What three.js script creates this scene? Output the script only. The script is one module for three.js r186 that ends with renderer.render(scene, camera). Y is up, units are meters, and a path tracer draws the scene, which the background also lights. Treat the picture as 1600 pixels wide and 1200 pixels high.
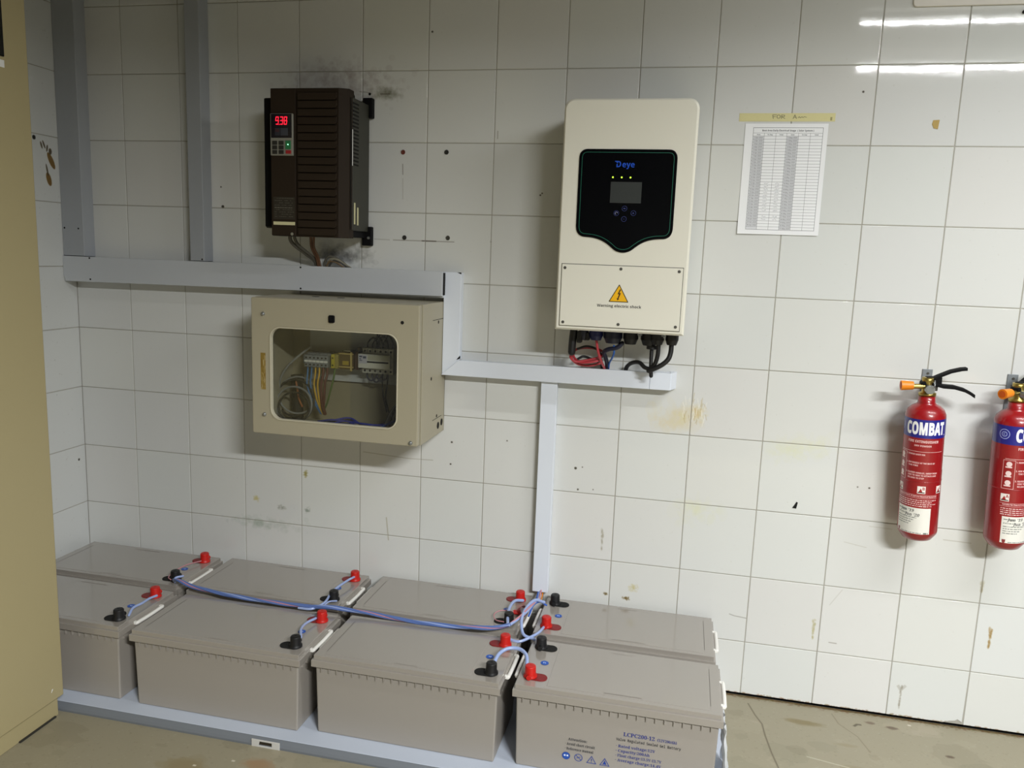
import * as THREE from 'three';
import { RoundedBoxGeometry } from 'three/addons/geometries/RoundedBoxGeometry.js';
import { mergeGeometries } from 'three/addons/utils/BufferGeometryUtils.js';
import { RectAreaLightUniformsLib } from 'three/addons/lights/RectAreaLightUniformsLib.js';

// ---------------------------------------------------------------- camera, exposure, lights
const scene = new THREE.Scene();
scene.background = new THREE.Color(0x000000);
const camera = new THREE.PerspectiveCamera(51.98, 4 / 3, 0.05, 30);
camera.rotation.order = 'YXZ';
camera.rotation.set(-0.1583, 0.2088, 0.0376);
camera.position.set(-0.4441, 1.2456, 2.2527);
const renderer = new THREE.WebGLRenderer({ antialias: true });
renderer.toneMapping = THREE.LinearToneMapping;
renderer.toneMappingExposure = 1.0;
renderer.shadowMap.enabled = true;
RectAreaLightUniformsLib.init();

const CEIL = 2.62;
// the two fluorescent fittings of the room, both outside the picture
const LAMPS = [
  { kind: 'batten', x: 0.69, y: 2.128, z: 0.955, w: 1.16, d: 0.012, power: 430, label: 'bare fluorescent batten hanging on two rods close to the tiled wall' },
  { kind: 'troffer', x: 1.1, y: 2.53, z: 3.3, w: 1.2, d: 0.3, power: 315, label: 'fluorescent tray on the ceiling behind the camera with an added light cutoff lip' },
];
const LAMP_COLOR = new THREE.Color(0.985, 1, 1.0);

// ---------------------------------------------------------------- helpers
function rng(a) { return () => { a |= 0; a = (a + 0x6d2b79f5) | 0; let t = Math.imul(a ^ (a >>> 15), 1 | a); t = (t + Math.imul(t ^ (t >>> 7), 61 | t)) ^ t; return ((t ^ (t >>> 14)) >>> 0) / 4294967296; }; }
const R = rng(7);
const V = (x, y, z) => new THREE.Vector3(x, y, z);
const taken = {};
function numbered(n) { taken[n] = (taken[n] ?? -1) + 1; return taken[n] ? n + '_' + String(taken[n]).padStart(3, '0') : n; }
function merge(g) { return Array.isArray(g) ? (g.length > 1 ? mergeGeometries(g.map((x) => { const y = x.index ? x.toNonIndexed() : x; for (const k of Object.keys(y.attributes)) if (!['position', 'normal', 'uv'].includes(k)) y.deleteAttribute(k); return y; })) : g[0]) : g; }
function thing(name, label, category, [x, y, z] = [0, 0, 0], group) {
  const o = new THREE.Group();
  o.name = numbered(name); o.position.set(x, y, z); o.userData = { label, category };
  if (group) o.userData.group = group;
  scene.add(o);
  return o;
}
function part(name, geo, mat, parent, label) {
  const m = new THREE.Mesh(merge(geo), mat);
  m.name = name; m.castShadow = m.receiveShadow = true;
  if (label) m.userData.label = label;
  parent.add(m);
  return m;
}
function solo(name, geo, mat, label, category, group) {
  const m = part(numbered(name), geo, mat, scene);
  m.userData = { label, category };
  if (group) m.userData.group = group;
  return m;
}
function struct(name, geo, mat) { const m = part(name, geo, mat, scene); m.userData.kind = 'structure'; return m; }
function box(w, h, d, x = 0, y = 0, z = 0, r = 0.001, s = 1) {
  const g = r > 0 ? new RoundedBoxGeometry(w, h, d, s, Math.min(r, w / 2.01, h / 2.01, d / 2.01)) : new THREE.BoxGeometry(w, h, d);
  return g.translate(x, y, z);
}
// a box from two corners
function bx(x0, x1, y0, y1, z0, z1, r = 0.001, s = 1) { return box(x1 - x0, y1 - y0, z1 - z0, (x0 + x1) / 2, (y0 + y1) / 2, (z0 + z1) / 2, r, s); }
function cyl(rt, rb, h, x, y, z, axis = 'y', seg = 24) {
  const g = new THREE.CylinderGeometry(rt, rb, h, seg);
  if (axis === 'z') g.rotateX(Math.PI / 2);
  if (axis === 'x') g.rotateZ(-Math.PI / 2);
  return g.translate(x, y, z);
}
function curve(pts) { return new THREE.CatmullRomCurve3(pts.map((p) => V(...p)), false, 'centripetal'); }
function tube(pts, r, seg = 40, rad = 8) {
  const c = curve(pts), g = new THREE.TubeGeometry(c, seg, r, rad), a = c.getPoint(0), b = c.getPoint(1);
  const cap = (p, t) => { const s = new THREE.SphereGeometry(r * 0.999, rad, 4, 0, Math.PI * 2, 0, Math.PI / 2); s.applyQuaternion(new THREE.Quaternion().setFromUnitVectors(V(0, 1, 0), t)); return s.translate(p.x, p.y, p.z); };
  return merge([g, cap(a, c.getTangent(0).negate()), cap(b, c.getTangent(1))]);
}
function lathe(prof, seg = 40) { return new THREE.LatheGeometry(prof.map(([r, y]) => new THREE.Vector2(r, y)), seg); }
function roundRect(x0, x1, y0, y1, r, S = THREE.Shape) {
  const s = new S();
  s.moveTo(x0 + r, y0); s.lineTo(x1 - r, y0); s.absarc(x1 - r, y0 + r, r, -Math.PI / 2, 0); s.lineTo(x1, y1 - r); s.absarc(x1 - r, y1 - r, r, 0, Math.PI / 2);
  s.lineTo(x0 + r, y1); s.absarc(x0 + r, y1 - r, r, Math.PI / 2, Math.PI); s.lineTo(x0, y0 + r); s.absarc(x0 + r, y0 + r, r, Math.PI, Math.PI * 1.5);
  return s;
}
function poly(pts) { const s = new THREE.Shape(); pts.forEach(([x, y], i) => (i ? s.lineTo(x, y) : s.moveTo(x, y))); s.closePath(); return s; }
// extrude from z0 to z1 with a small bevel
function ext(shape, z0, z1, bevel = 0.0008, cs = 10) {
  const g = new THREE.ExtrudeGeometry(shape, { depth: z1 - z0 - 2 * bevel, bevelEnabled: bevel > 0, bevelThickness: bevel, bevelSize: bevel, bevelOffset: -bevel, bevelSegments: 2, curveSegments: cs });
  return g.translate(0, 0, z0 + bevel);
}
// inset a closed outline by d
function inset(pts, d) {
  const n = pts.length, out = [], area = pts.reduce((s, p, i) => s + p.x * pts[(i + 1) % n].y - pts[(i + 1) % n].x * p.y, 0), sg = area > 0 ? 1 : -1;
  for (let i = 0; i < n; i++) {
    const a = pts[(i + n - 1) % n], b = pts[(i + 1) % n], t = new THREE.Vector2(b.x - a.x, b.y - a.y).normalize();
    out.push(new THREE.Vector2(pts[i].x - t.y * d * sg, pts[i].y + t.x * d * sg));
  }
  return out;
}
// ---------------------------------------------------------------- textures
function canvas(w, h, draw) { const c = document.createElement('canvas'); c.width = w; c.height = h; draw(c.getContext('2d'), w, h); return c; }
function ctex(w, h, draw, srgb = true) {
  const t = new THREE.CanvasTexture(canvas(w, h, draw));
  if (srgb) t.colorSpace = THREE.SRGBColorSpace;
  t.wrapS = t.wrapT = THREE.ClampToEdgeWrapping;
  return t;
}
// tileable value noise, 0..1
function field(n, cells, seed) {
  const r = rng(seed), g = Float32Array.from({ length: cells * cells }, r), out = new Float32Array(n * n);
  for (let y = 0; y < n; y++) for (let x = 0; x < n; x++) {
    const u = (x / n) * cells, v = (y / n) * cells, i = Math.floor(u), j = Math.floor(v), s = (u - i) ** 2 * (3 - 2 * (u - i)), t = (v - j) ** 2 * (3 - 2 * (v - j));
    const q = (a, b) => g[((b % cells) * cells) + (a % cells)];
    out[y * n + x] = (q(i, j) * (1 - s) + q(i + 1, j) * s) * (1 - t) + (q(i, j + 1) * (1 - s) + q(i + 1, j + 1) * s) * t;
  }
  return out;
}
function noiseTex(n, octaves, lo, hi, seed, repeat) {
  const d = new Uint8Array(n * n * 4), f = octaves.map(([c, w], i) => [field(n, c, seed + i), w]), total = octaves.reduce((s, o) => s + o[1], 0);
  for (let i = 0; i < n * n; i++) { let v = 0; for (const [a, w] of f) v += a[i] * w; v = lo + (hi - lo) * (v / total); d[i * 4] = d[i * 4 + 1] = d[i * 4 + 2] = Math.round(255 * v); d[i * 4 + 3] = 255; }
  const t = new THREE.DataTexture(d, n, n);
  t.wrapS = t.wrapT = THREE.RepeatWrapping; t.magFilter = THREE.LinearFilter; t.minFilter = THREE.LinearFilter; t.needsUpdate = true;
  if (repeat) t.repeat.set(...repeat);
  return t;
}
const std = (color, roughness = 0.5, o = {}) => new THREE.MeshStandardMaterial({ color, roughness, ...o });
const phys = (color, roughness = 0.5, o = {}) => new THREE.MeshPhysicalMaterial({ color, roughness, ...o });
const fine = noiseTex(256, [[64, 1], [128, 1]], 0, 1, 31, [6, 6]);
const M = {
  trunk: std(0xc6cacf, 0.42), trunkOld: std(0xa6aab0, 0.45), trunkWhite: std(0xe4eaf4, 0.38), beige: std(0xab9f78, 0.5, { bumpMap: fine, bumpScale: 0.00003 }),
  encl: std(0xaba48e, 0.45, { bumpMap: fine, bumpScale: 0.00003 }), enclIn: std(0x9b937a, 0.6), gasket: std(0xc4bea8, 0.5),
  batt: phys(0x9b958d, 0.42, { bumpMap: fine, bumpScale: 0.00004 }), battTop: phys(0x9b958d, 0.2, { ior: 1.62, clearcoat: 1, clearcoatRoughness: 0.07, bumpMap: fine, bumpScale: 0.00003 }),
  black: phys(0x08080a, 0.7, { specularIntensity: 0.4 }), blackGloss: phys(0x06070a, 0.12), rubber: std(0x111113, 0.5), red: std(0xc41a12, 0.42), redWell: std(0x7d1014, 0.45), dark: std(0x2a2925, 0.6),
  drive: phys(0x2c2218, 0.65, { specularIntensity: 0.5 }), driveSide: std(0x34342b, 0.5), steel: std(0xa9adb0, 0.32, { metalness: 0.85 }), brass: std(0xb09a55, 0.3, { metalness: 0.9 }), galv: std(0x8e9396, 0.45, { metalness: 0.6 }),
  white: std(0xe9e9e6, 0.45), inverter: std(0xe6e3d5, 0.42), screw: std(0x55534c, 0.45, { metalness: 0.5 }), hole: std(0x0b0a08, 0.9), orange: std(0xf08a10, 0.4),
  blueTube: phys(0x9db0de, 0.28, { clearcoat: 0.6, clearcoatRoughness: 0.15 }), harnessBlue: phys(0x5c75b2, 0.35, { clearcoat: 0.4, clearcoatRoughness: 0.2 }), blueWire: std(0x2a5fc4, 0.4), pinkWire: std(0xc98a92, 0.45), redWire: std(0xb83a44, 0.4), navy: std(0x2231a0, 0.5), grayWire: std(0x8b8c8a, 0.5), yellow: std(0xd9ab2c, 0.45), brown: std(0x6e3428, 0.5), green: std(0x4a6a2c, 0.5),
  sticker: std(0x1b55b4, 0.4), cream: std(0xd8d3a8, 0.75), platform: std(0xbcc4d2, 0.6, { bumpMap: fine, bumpScale: 0.0001 }), grout: std(0xa9a69c, 0.9),
};
// ---------------------------------------------------------------- the setting
// paint of matter on the wall, in metres: stains, soot, drips, pencil lines
const WX0 = -2.42, WX1 = 0.86, WY0 = 0, WY1 = 2.24;
function wallPaint(c, w, h) {
  const X = (x) => ((x - WX0) / (WX1 - WX0)) * w, Y = (y) => ((WY1 - y) / (WY1 - WY0)) * h, S = w / (WX1 - WX0), r = rng(11);
  c.fillStyle = '#dedcd5'; c.fillRect(0, 0, w, h);
  for (let i = -13; i < 5; i++) for (let j = 0; j < 12; j++) {   // every tile its own tone
    const t = (r() - 0.5) * 3.4, u = (r() - 0.5) * 1.4;
    c.fillStyle = `rgb(${219 + t + u},${220 + t},${217 + t - u})`;
    c.fillRect(X(i * 0.2), Y(0.166 + j * 0.2), 0.2 * S, 0.2 * S);
  }
  const gauss = () => (r() + r() + r() - 1.5) / 1.5;
  const dust = (x, y, rx, ry, col, n, s = 1.5) => { c.fillStyle = col; for (let k = 0; k < n; k++) { const q = s * (0.4 + r()); c.beginPath(); c.ellipse(X(x + gauss() * rx), Y(y + gauss() * ry), q * (0.6 + r()), q, 0, 0, 7); c.fill(); } };
  const line = (pts, wd, col) => { c.strokeStyle = col; c.lineWidth = wd * S; c.beginPath(); pts.forEach(([x, y], i) => (i ? c.lineTo(X(x), Y(y)) : c.moveTo(X(x), Y(y)))); c.stroke(); };
  // general fine grime
  for (let k = 0; k < 1500; k++) { c.fillStyle = `rgba(110,102,82,${0.03 + 0.07 * r()})`; c.fillRect(r() * w, r() * h, 1 + r(), 1 + r()); }
  // soot blown out of the drive's vents
  dust(-1.46, 1.74, 0.26, 0.09, 'rgba(50,46,40,.035)', 330, 5);
  dust(-1.325, 1.704, 0.06, 0.022, 'rgba(50,44,36,.04)', 130, 4);
  dust(-1.46, 1.235, 0.12, 0.04, 'rgba(60,54,44,.04)', 560, 4);
  // pencil marks and drilled spots
  line([[-1.345, 1.702], [-1.315, 1.702]], 0.0016, '#4d453a'); line([[-1.41, 1.709], [-1.385, 1.707], [-1.37, 1.703]], 0.001, '#6b6454');
  line([[-1.273, 1.506], [-1.272, 1.475]], 0.0012, '#5c564a'); line([[-1.272, 1.465], [-1.271, 1.405]], 0.0007, '#8a8476');
  line([[-1.36, 1.287], [-1.31, 1.286]], 0.0008, '#7d776b'); line([[-1.3, 1.286], [-1.11, 1.286]], 0.0011, '#5a5246'); line([[-1.21, 1.286], [-1.165, 1.286]], 0.0022, '#3d3226');
  line([[-0.99, 1.6], [-0.99, 1.578]], 0.0012, '#777064');
  // yellowed run below the trunking's end and the blistered glue
  const pale = (x, y, rx, ry, col, n) => { for (let k = 0; k < n; k++) { c.fillStyle = col; c.beginPath(); c.ellipse(X(x + gauss() * rx), Y(y + gauss() * ry), S * rx * (0.08 + 0.22 * r()), S * ry * (0.08 + 0.22 * r()), r() * 3, 0, 7); c.fill(); } };
  pale(-0.44, 0.815, 0.1, 0.06, 'rgba(216,204,160,.06)', 75); pale(-0.38, 0.83, 0.035, 0.04, 'rgba(206,180,110,.045)', 90);
  pale(-0.1, 0.76, 0.13, 0.05, 'rgba(214,204,162,.05)', 60); pale(-0.36, 0.55, 0.1, 0.06, 'rgba(214,204,162,.05)', 45);
  for (let k = 0; k < 40; k++) { const x = -0.425 + r() * 0.07, y = 0.79 + r() * 0.08; line([[x, y], [x + (r() - 0.5) * 0.015, y + 0.008 + r() * 0.02]], 0.0015, r() < 0.6 ? 'rgba(240,238,228,.8)' : 'rgba(160,135,70,.4)'); }
  // drips and scuffs near the floor
  const drip = (x, y0, y1, wd, col) => { c.fillStyle = col; for (let k = 0; k < 46; k++) { const t = r(), q = 0.5 + r(); c.globalAlpha = 0.55; c.beginPath(); c.ellipse(X(x + (r() - 0.5) * wd * (1.2 - t)), Y(y0 + (y1 - y0) * t), q * 1.2, q * 2.6, 0, 0, 7); c.fill(); } c.globalAlpha = 1; };
  drip(-0.016, 0.262, 0.205, 0.008, 'rgba(170,160,110,.4)'); drip(0.232, 0.095, 0.03, 0.005, 'rgba(140,132,118,.45)');
  line([[0.222, 0.098], [0.231, 0.085], [0.243, 0.1]], 0.008, 'rgba(150,142,128,.35)');
  drip(0.437, 0.3, 0.24, 0.008, 'rgba(150,115,60,.5)'); drip(0.4, 0.43, 0.4, 0.008, 'rgba(150,140,100,.3)'); drip(-0.63, 0.46, 0.4, 0.006, 'rgba(120,110,80,.2)');
  line([[-0.25, 0.247], [-0.235, 0.243], [-0.2, 0.24]], 0.0016, 'rgba(90,84,74,.6)'); line([[0.05, 0.198], [0.028, 0.199]], 0.0022, 'rgba(120,112,100,.6)');
  line([[0.04, 0.5], [0.1, 0.49]], 0.002, 'rgba(120,112,90,.25)'); line([[0.02, 0.31], [0.05, 0.36]], 0.001, 'rgba(130,124,110,.5)');
  line([[0.29, 0.535], [0.36, 0.533]], 0.0018, 'rgba(120,112,90,.35)'); line([[0.16, 0.55], [0.1, 0.552]], 0.0018, 'rgba(120,112,90,.25)');
  // greenish grime and glue spots behind the batteries
  dust(-1.72, 0.36, 0.2, 0.03, 'rgba(110,116,100,.04)', 110, 5); dust(-1.67, 0.42, 0.02, 0.015, 'rgba(80,92,70,.06)', 90); dust(-1.58, 0.42, 0.012, 0.015, 'rgba(80,92,70,.07)', 70);
  dust(-1.585, 0.54, 0.008, 0.02, 'rgba(150,140,80,.3)', 60, 1.4); dust(-1.76, 0.44, 0.015, 0.01, 'rgba(200,190,140,.3)', 60, 1.6);
  line([[-1.31, 0.425], [-1.305, 0.38], [-1.302, 0.35]], 0.003, 'rgba(130,118,80,.4)'); line([[-1.39, 0.63], [-1.24, 0.622], [-1.16, 0.624]], 0.0016, 'rgba(120,112,88,.5)');
  dust(-0.55, 0.255, 0.012, 0.007, 'rgba(110,90,50,.4)', 40, 1.2); dust(-0.61, 0.262, 0.008, 0.005, 'rgba(120,104,70,.4)', 30, 1.2); dust(-0.53, 0.29, 0.02, 0.02, 'rgba(190,176,110,.15)', 60, 1.6);
  // small dark specks
  for (const [x, y, q] of [[-1.102, 0.686, 2.5], [-1.104, 0.617, 2.2], [-0.93, 0.705, 1.6], [-0.72, 0.64, 3.2], [-0.7, 0.645, 1.5], [-0.71, 0.576, 2.2], [-0.665, 0.58, 1.4], [-0.86, 1.425, 2], [-0.855, 1.43, 1.6], [0.09, 0.66, 2], [-0.03, 1.7, 2.2], [0.06, 0.66, 1.5], [-1.19, 1.87, 2.2], [-1.0, 1.29, 1.3], [-1.86, 1.37, 4], [-1.865, 1.43, 2]])
    { c.fillStyle = 'rgba(52,46,38,.85)'; c.beginPath(); c.arc(X(x), Y(y), q * 0.75, 0, 7); c.fill(); }
  // rusty dirt along the floor
  for (let k = 0; k < 900; k++) { const x = -0.3 + r() * 1.1; c.fillStyle = `rgba(${90 + 50 * r()},${66 + 30 * r()},40,.35)`; c.fillRect(X(x), Y(0.004 + 0.008 * r() * r()), 2 + 3 * r(), 2); }
}
const tileBump = noiseTex(512, [[6, 1], [24, 0.5], [64, 0.3]], 0, 1, 5, [5, 4]);
const tileMap = ctex(2048, 1400, wallPaint);
const tileMat = phys(0xffffff, 0.04, { map: tileMap, bumpMap: tileBump, bumpScale: 0.0001 });
const TD = 0.009, GAP = 0.0022;
// a tile with a softly rounded edge; uv = its place on the wall
function tileGeo(w, h, u0, v0, notch) {
  const g = notch ? ext(poly(notch), -TD, 0, 0.0012) : new RoundedBoxGeometry(w - GAP, h - GAP, TD, 2, 0.0016).translate(0, 0, -TD / 2);
  const p = g.attributes.position, uv = g.attributes.uv;
  for (let i = 0; i < p.count; i++) uv.setXY(i, u0(p.getX(i)), v0(p.getY(i)));
  return g;
}
const WT = 0.2;
struct('dark_gap_backing_1', [bx(-2.6, 4.6, -0.05, 0.0066, -0.2, -0.02, 0), bx(-2.6, -2.42, -0.05, 0.0066, -0.2, 6.2, 0)], M.hole);  // near-black backing that paints the shaded gap under the tiles
const wallBack = struct('wall_back', [bx(-2.6, 4.6, 0.0065, CEIL, -0.2, -0.0016, 0), bx(1.6, 4.6, 0.0065, 2.166, -TD, 0, 0), bx(-2.4, 4.6, 2.166, CEIL, -TD, 0, 0)], M.grout);
{
  const U = (cx) => (x) => (x + cx - WX0) / (WX1 - WX0), W = (cy) => (y) => (y + cy - WY0) / (WY1 - WY0), r = rng(3);
  const plainTile = phys(0xd8dad6, 0.04, { bumpMap: tileBump, bumpScale: 0.0001 });
  for (let i = -12; i < 8; i++) for (let j = -1; j < 10; j++) {
    const x0 = Math.max(i * WT, -2.4), x1 = (i + 1) * WT, y0 = j < 0 ? 0.005 : 0.166 + j * WT, y1 = 0.166 + (j + 1) * WT, cx = (x0 + x1) / 2, cy = (y0 + y1) / 2, w = x1 - x0, h = y1 - y0;
    if (w < 0.02) continue;
    let notch;
    if (i === 1 && j === -1) { const a = w / 2 - GAP / 2, b = h / 2 - GAP / 2; notch = [[-a, -b], [a - 0.05, -b], [a - 0.035, -b + 0.006], [a - 0.02, -b + 0.009], [a - 0.014, -b + 0.014], [a - 0.002, -b + 0.007], [a, b], [-a, b]]; }
    const m = part('tile', tileGeo(w, h, U(cx), W(cy), notch), i < 4 ? tileMat : plainTile, wallBack);
    m.position.set(cx, cy, (r() - 0.5) * 0.0004);
    m.rotation.set((r() - 0.5) * 0.003, (r() - 0.5) * 0.003, 0);
  }
  // drilled wall plugs that carry nothing any more
  for (const [x, y, c] of [[-1.272, 1.539, M.brown], [-1.14, 1.54, M.dark], [-1.264, 1.294, M.dark], [-1.13, 1.297, M.screw]]) {
    part('wall_plug', [new THREE.TorusGeometry(0.0052, 0.0016, 8, 20).translate(x, y, 0.0006), cyl(0.0045, 0.0045, 0.001, x, y, 0.0006, 'z', 16)], c, wallBack);
  }
  part('drill_hole', cyl(0.0038, 0.0038, 0.0008, -1.377, 1.702, 0.0006, 'z', 16), M.hole, wallBack);
}
// side wall with its own tiles
const leftMap = ctex(1024, 1400, (c, w, h) => {
  const r = rng(23), X = (z) => (z / 1.6) * w, Y = (y) => ((2.24 - y) / 2.24) * h;
  c.fillStyle = '#d6d8d6'; c.fillRect(0, 0, w, h);
  for (let k = 0; k < 1500; k++) { c.fillStyle = `rgba(90,84,66,${0.05 + 0.1 * r()})`; c.fillRect(r() * w, r() * h, 1 + 2 * r(), 1 + 2 * r()); }
  for (const [z, y, a, b, rot] of [[0.082, 1.492, 6, 17, 0.5], [0.095, 1.435, 6, 13, 0.3], [0.1, 1.462, 2, 12, 0.2], [0.108, 1.538, 2, 8, 0.4], [0.118, 1.535, 2, 7, 0.3], [0.096, 1.528, 2, 7, -0.2], [0.084, 1.52, 4, 6, 0]]) {
    c.fillStyle = b > 12 ? 'rgba(112,80,24,.9)' : 'rgba(70,58,36,.85)';
    c.beginPath(); c.ellipse(X(z), Y(y), a, b, rot, 0, 7); c.fill();
  }
  c.fillStyle = '#151310'; c.beginPath(); c.arc(X(0.145), Y(1.554), 4, 0, 7); c.fill();
  c.fillStyle = '#3a352c'; c.beginPath(); c.arc(X(0.03), Y(0.52), 2.5, 0, 7); c.fill();
});
leftMap.repeat.set(1, 1);
const leftMat = phys(0xffffff, 0.055, { map: leftMap, bumpMap: tileBump, bumpScale: 0.00016 });
const wallLeft = struct('wall_left', bx(-2.6, -2.4 - 0.0016, 0.0065, CEIL, -0.2, 6.2, 0), M.grout);
{
  const r = rng(41);
  for (let k = 0; k < 5; k++) for (let j = -1; j < 10; j++) {
    const z0 = k ? k * WT : -0.002, z1 = (k + 1) * WT, y0 = j < 0 ? 0.005 : 0.166 + j * WT, y1 = 0.166 + (j + 1) * WT, cz = (z0 + z1) / 2, cy = (y0 + y1) / 2;
    const m = part('tile', tileGeo(z1 - z0, y1 - y0, (x) => (cz - x) / 1.6, (y) => (y + cy) / 2.24), leftMat, wallLeft);
    m.rotation.set(0, Math.PI / 2, 0); m.position.set(-2.4, cy, cz);
    m.rotateX((r() - 0.5) * 0.003);
  }
  part('wall_face', bx(-2.4 - TD, -2.4, 0, CEIL, 1.0, 6.2, 0), std(0x6f6d68, 0.5), wallLeft);
  part('wall_face', bx(-2.4 - TD, -2.4, 2.166, CEIL, 0, 1.0, 0), std(0x6f6d68, 0.5), wallLeft);
}
const plaster = std(0x403e39, 0.85);
struct('wall_right', bx(4.6, 4.8, 0, CEIL, -0.2, 6.2, 0), plaster);
struct('wall_front', bx(-2.6, 4.8, 0, CEIL, 6.0, 6.2, 0), plaster);
struct('ceiling', bx(-2.6, 4.8, CEIL, CEIL + 0.15, -0.2, 6.2, 0), std(0x7d7b74, 0.9));
// bare power-floated concrete, painted once, worn and stained
const FX0 = -2.4, FX1 = 1.2, FZ1 = 3.0;
const floorMap = ctex(2048, 1707, (c, w, h) => {
  const X = (x) => ((x - FX0) / (FX1 - FX0)) * w, Z = (z) => (z / FZ1) * h, r = rng(77), S = w / (FX1 - FX0);
  c.fillStyle = '#948d77'; c.fillRect(0, 0, w, h);
  const blot = (x, z, rx, rz, col) => { c.fillStyle = col; c.beginPath(); for (let a = 0; a <= 18; a++) { const q = (a / 18) * Math.PI * 2, k = a === 18 ? 1 : 0.7 + 0.5 * r(); c.lineTo(x + Math.cos(q) * rx * k, z + Math.sin(q) * rz * k); } c.fill(); };
  for (let k = 0; k < 900; k++) { const q = 8 + 60 * r() * r(); blot(r() * w, r() * h, q, q * (0.4 + 0.5 * r()), ['rgba(176,168,144,.16)', 'rgba(104,98,74,.14)', 'rgba(146,142,112,.12)', 'rgba(190,184,164,.07)', 'rgba(108,108,84,.14)'][k % 5]); }
  for (let k = 0; k < 30000; k++) { c.fillStyle = r() < 0.5 ? 'rgba(70,62,44,.16)' : 'rgba(200,194,172,.14)'; c.fillRect(r() * w, r() * h, 1 + 2 * r(), 1 + r()); }
  for (const [x, z, a, b, k] of [[-0.04, 0.1, 30, 9, '#7d6c4a'], [0.1, 0.3, 40, 16, '#80704e'], [-1.55, 0.72, 40, 30, '#8a7a5c'], [0.32, 0.16, 8, 4, '#4c3a2a'], [-1.38, 0.66, 26, 14, '#97795a'], [0.2, 0.06, 12, 5, '#5d4a38'], [0.15, 0.05, 9, 5, '#6a5743'], [-1.66, 0.8, 6, 5, '#4d4430'], [0.06, 0.18, 20, 5, '#8d8468']]) for (let q = 0; q < 8; q++) { c.globalAlpha = 0.22; blot(X(x) + (r() - 0.5) * a * 0.5, Z(z) + (r() - 0.5) * b * 0.5, a * (0.5 + 0.5 * r()), b * (0.5 + 0.5 * r()), k); }
  c.globalAlpha = 1;
  const crack = (pts, wd, col) => { c.strokeStyle = col; c.lineWidth = wd; c.beginPath(); pts.forEach(([x, z], i) => (i ? c.lineTo(X(x) + (r() - 0.5) * 3, Z(z) + (r() - 0.5) * 3) : c.moveTo(X(x), Z(z)))); c.stroke(); };
  crack([[-0.18, 0.04], [-0.165, 0.1], [-0.15, 0.14], [-0.148, 0.19], [-0.135, 0.27], [-0.12, 0.36]], 2.2, 'rgba(84,74,54,.7)');
  crack([[0.05, 0.03], [0.06, 0.08], [0.1, 0.13], [0.12, 0.2]], 1.6, 'rgba(110,100,76,.6)'); crack([[-0.05, 0.26], [0.05, 0.28], [0.12, 0.33]], 2.4, 'rgba(206,200,180,.5)');
  for (const [x, z] of [[-1.5, 0.74], [-1.62, 0.78], [-1.3, 0.9], [-1.72, 0.85], [0.3, 0.3], [0.38, 0.22], [0.1, 0.08]]) crack([[x, z], [x + 0.012, z - 0.01], [x + 0.02, z - 0.012]], 4, 'rgba(66,56,38,.7)');
  for (const [x, z] of [[-1.53, 0.7], [-1.45, 0.66], [0.25, 0.03]]) { c.fillStyle = 'rgba(222,218,204,.8)'; c.fillRect(X(x), Z(z), 5, 3); }
  // dirt swept against the wall
  for (let k = 0; k < 2600; k++) { const x = -0.3 + 1.2 * r(); c.fillStyle = `rgba(${70 + 40 * r()},${54 + 30 * r()},36,.3)`; c.fillRect(X(x), Z(0.001 + 0.022 * r() * r() * r()), 2 + 3 * r(), 2); }
});
{
  const g = bx(FX0, FX1, -0.1, 0, 0, FZ1, 0), p = g.attributes.position, uv = g.attributes.uv;
  for (let i = 0; i < p.count; i++) uv.setXY(i, (p.getX(i) - FX0) / (FX1 - FX0), 1 - p.getZ(i) / FZ1);
  const fl = struct('floor', g, phys(0xffffff, 0.42, { map: floorMap, bumpMap: noiseTex(512, [[16, 1], [60, 0.6], [200, 0.4]], 0, 1, 91, [2, 2]), bumpScale: 0.0006, clearcoat: 0.15, clearcoatRoughness: 0.25 }));
  part('floor_slab', [bx(-2.6, 4.8, -0.1, -0.0005, FZ1, 6.2, 0), bx(FX1, 4.8, -0.1, -0.0005, -0.2, FZ1, 0)], std(0x5a5648, 0.6), fl);
}
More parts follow.
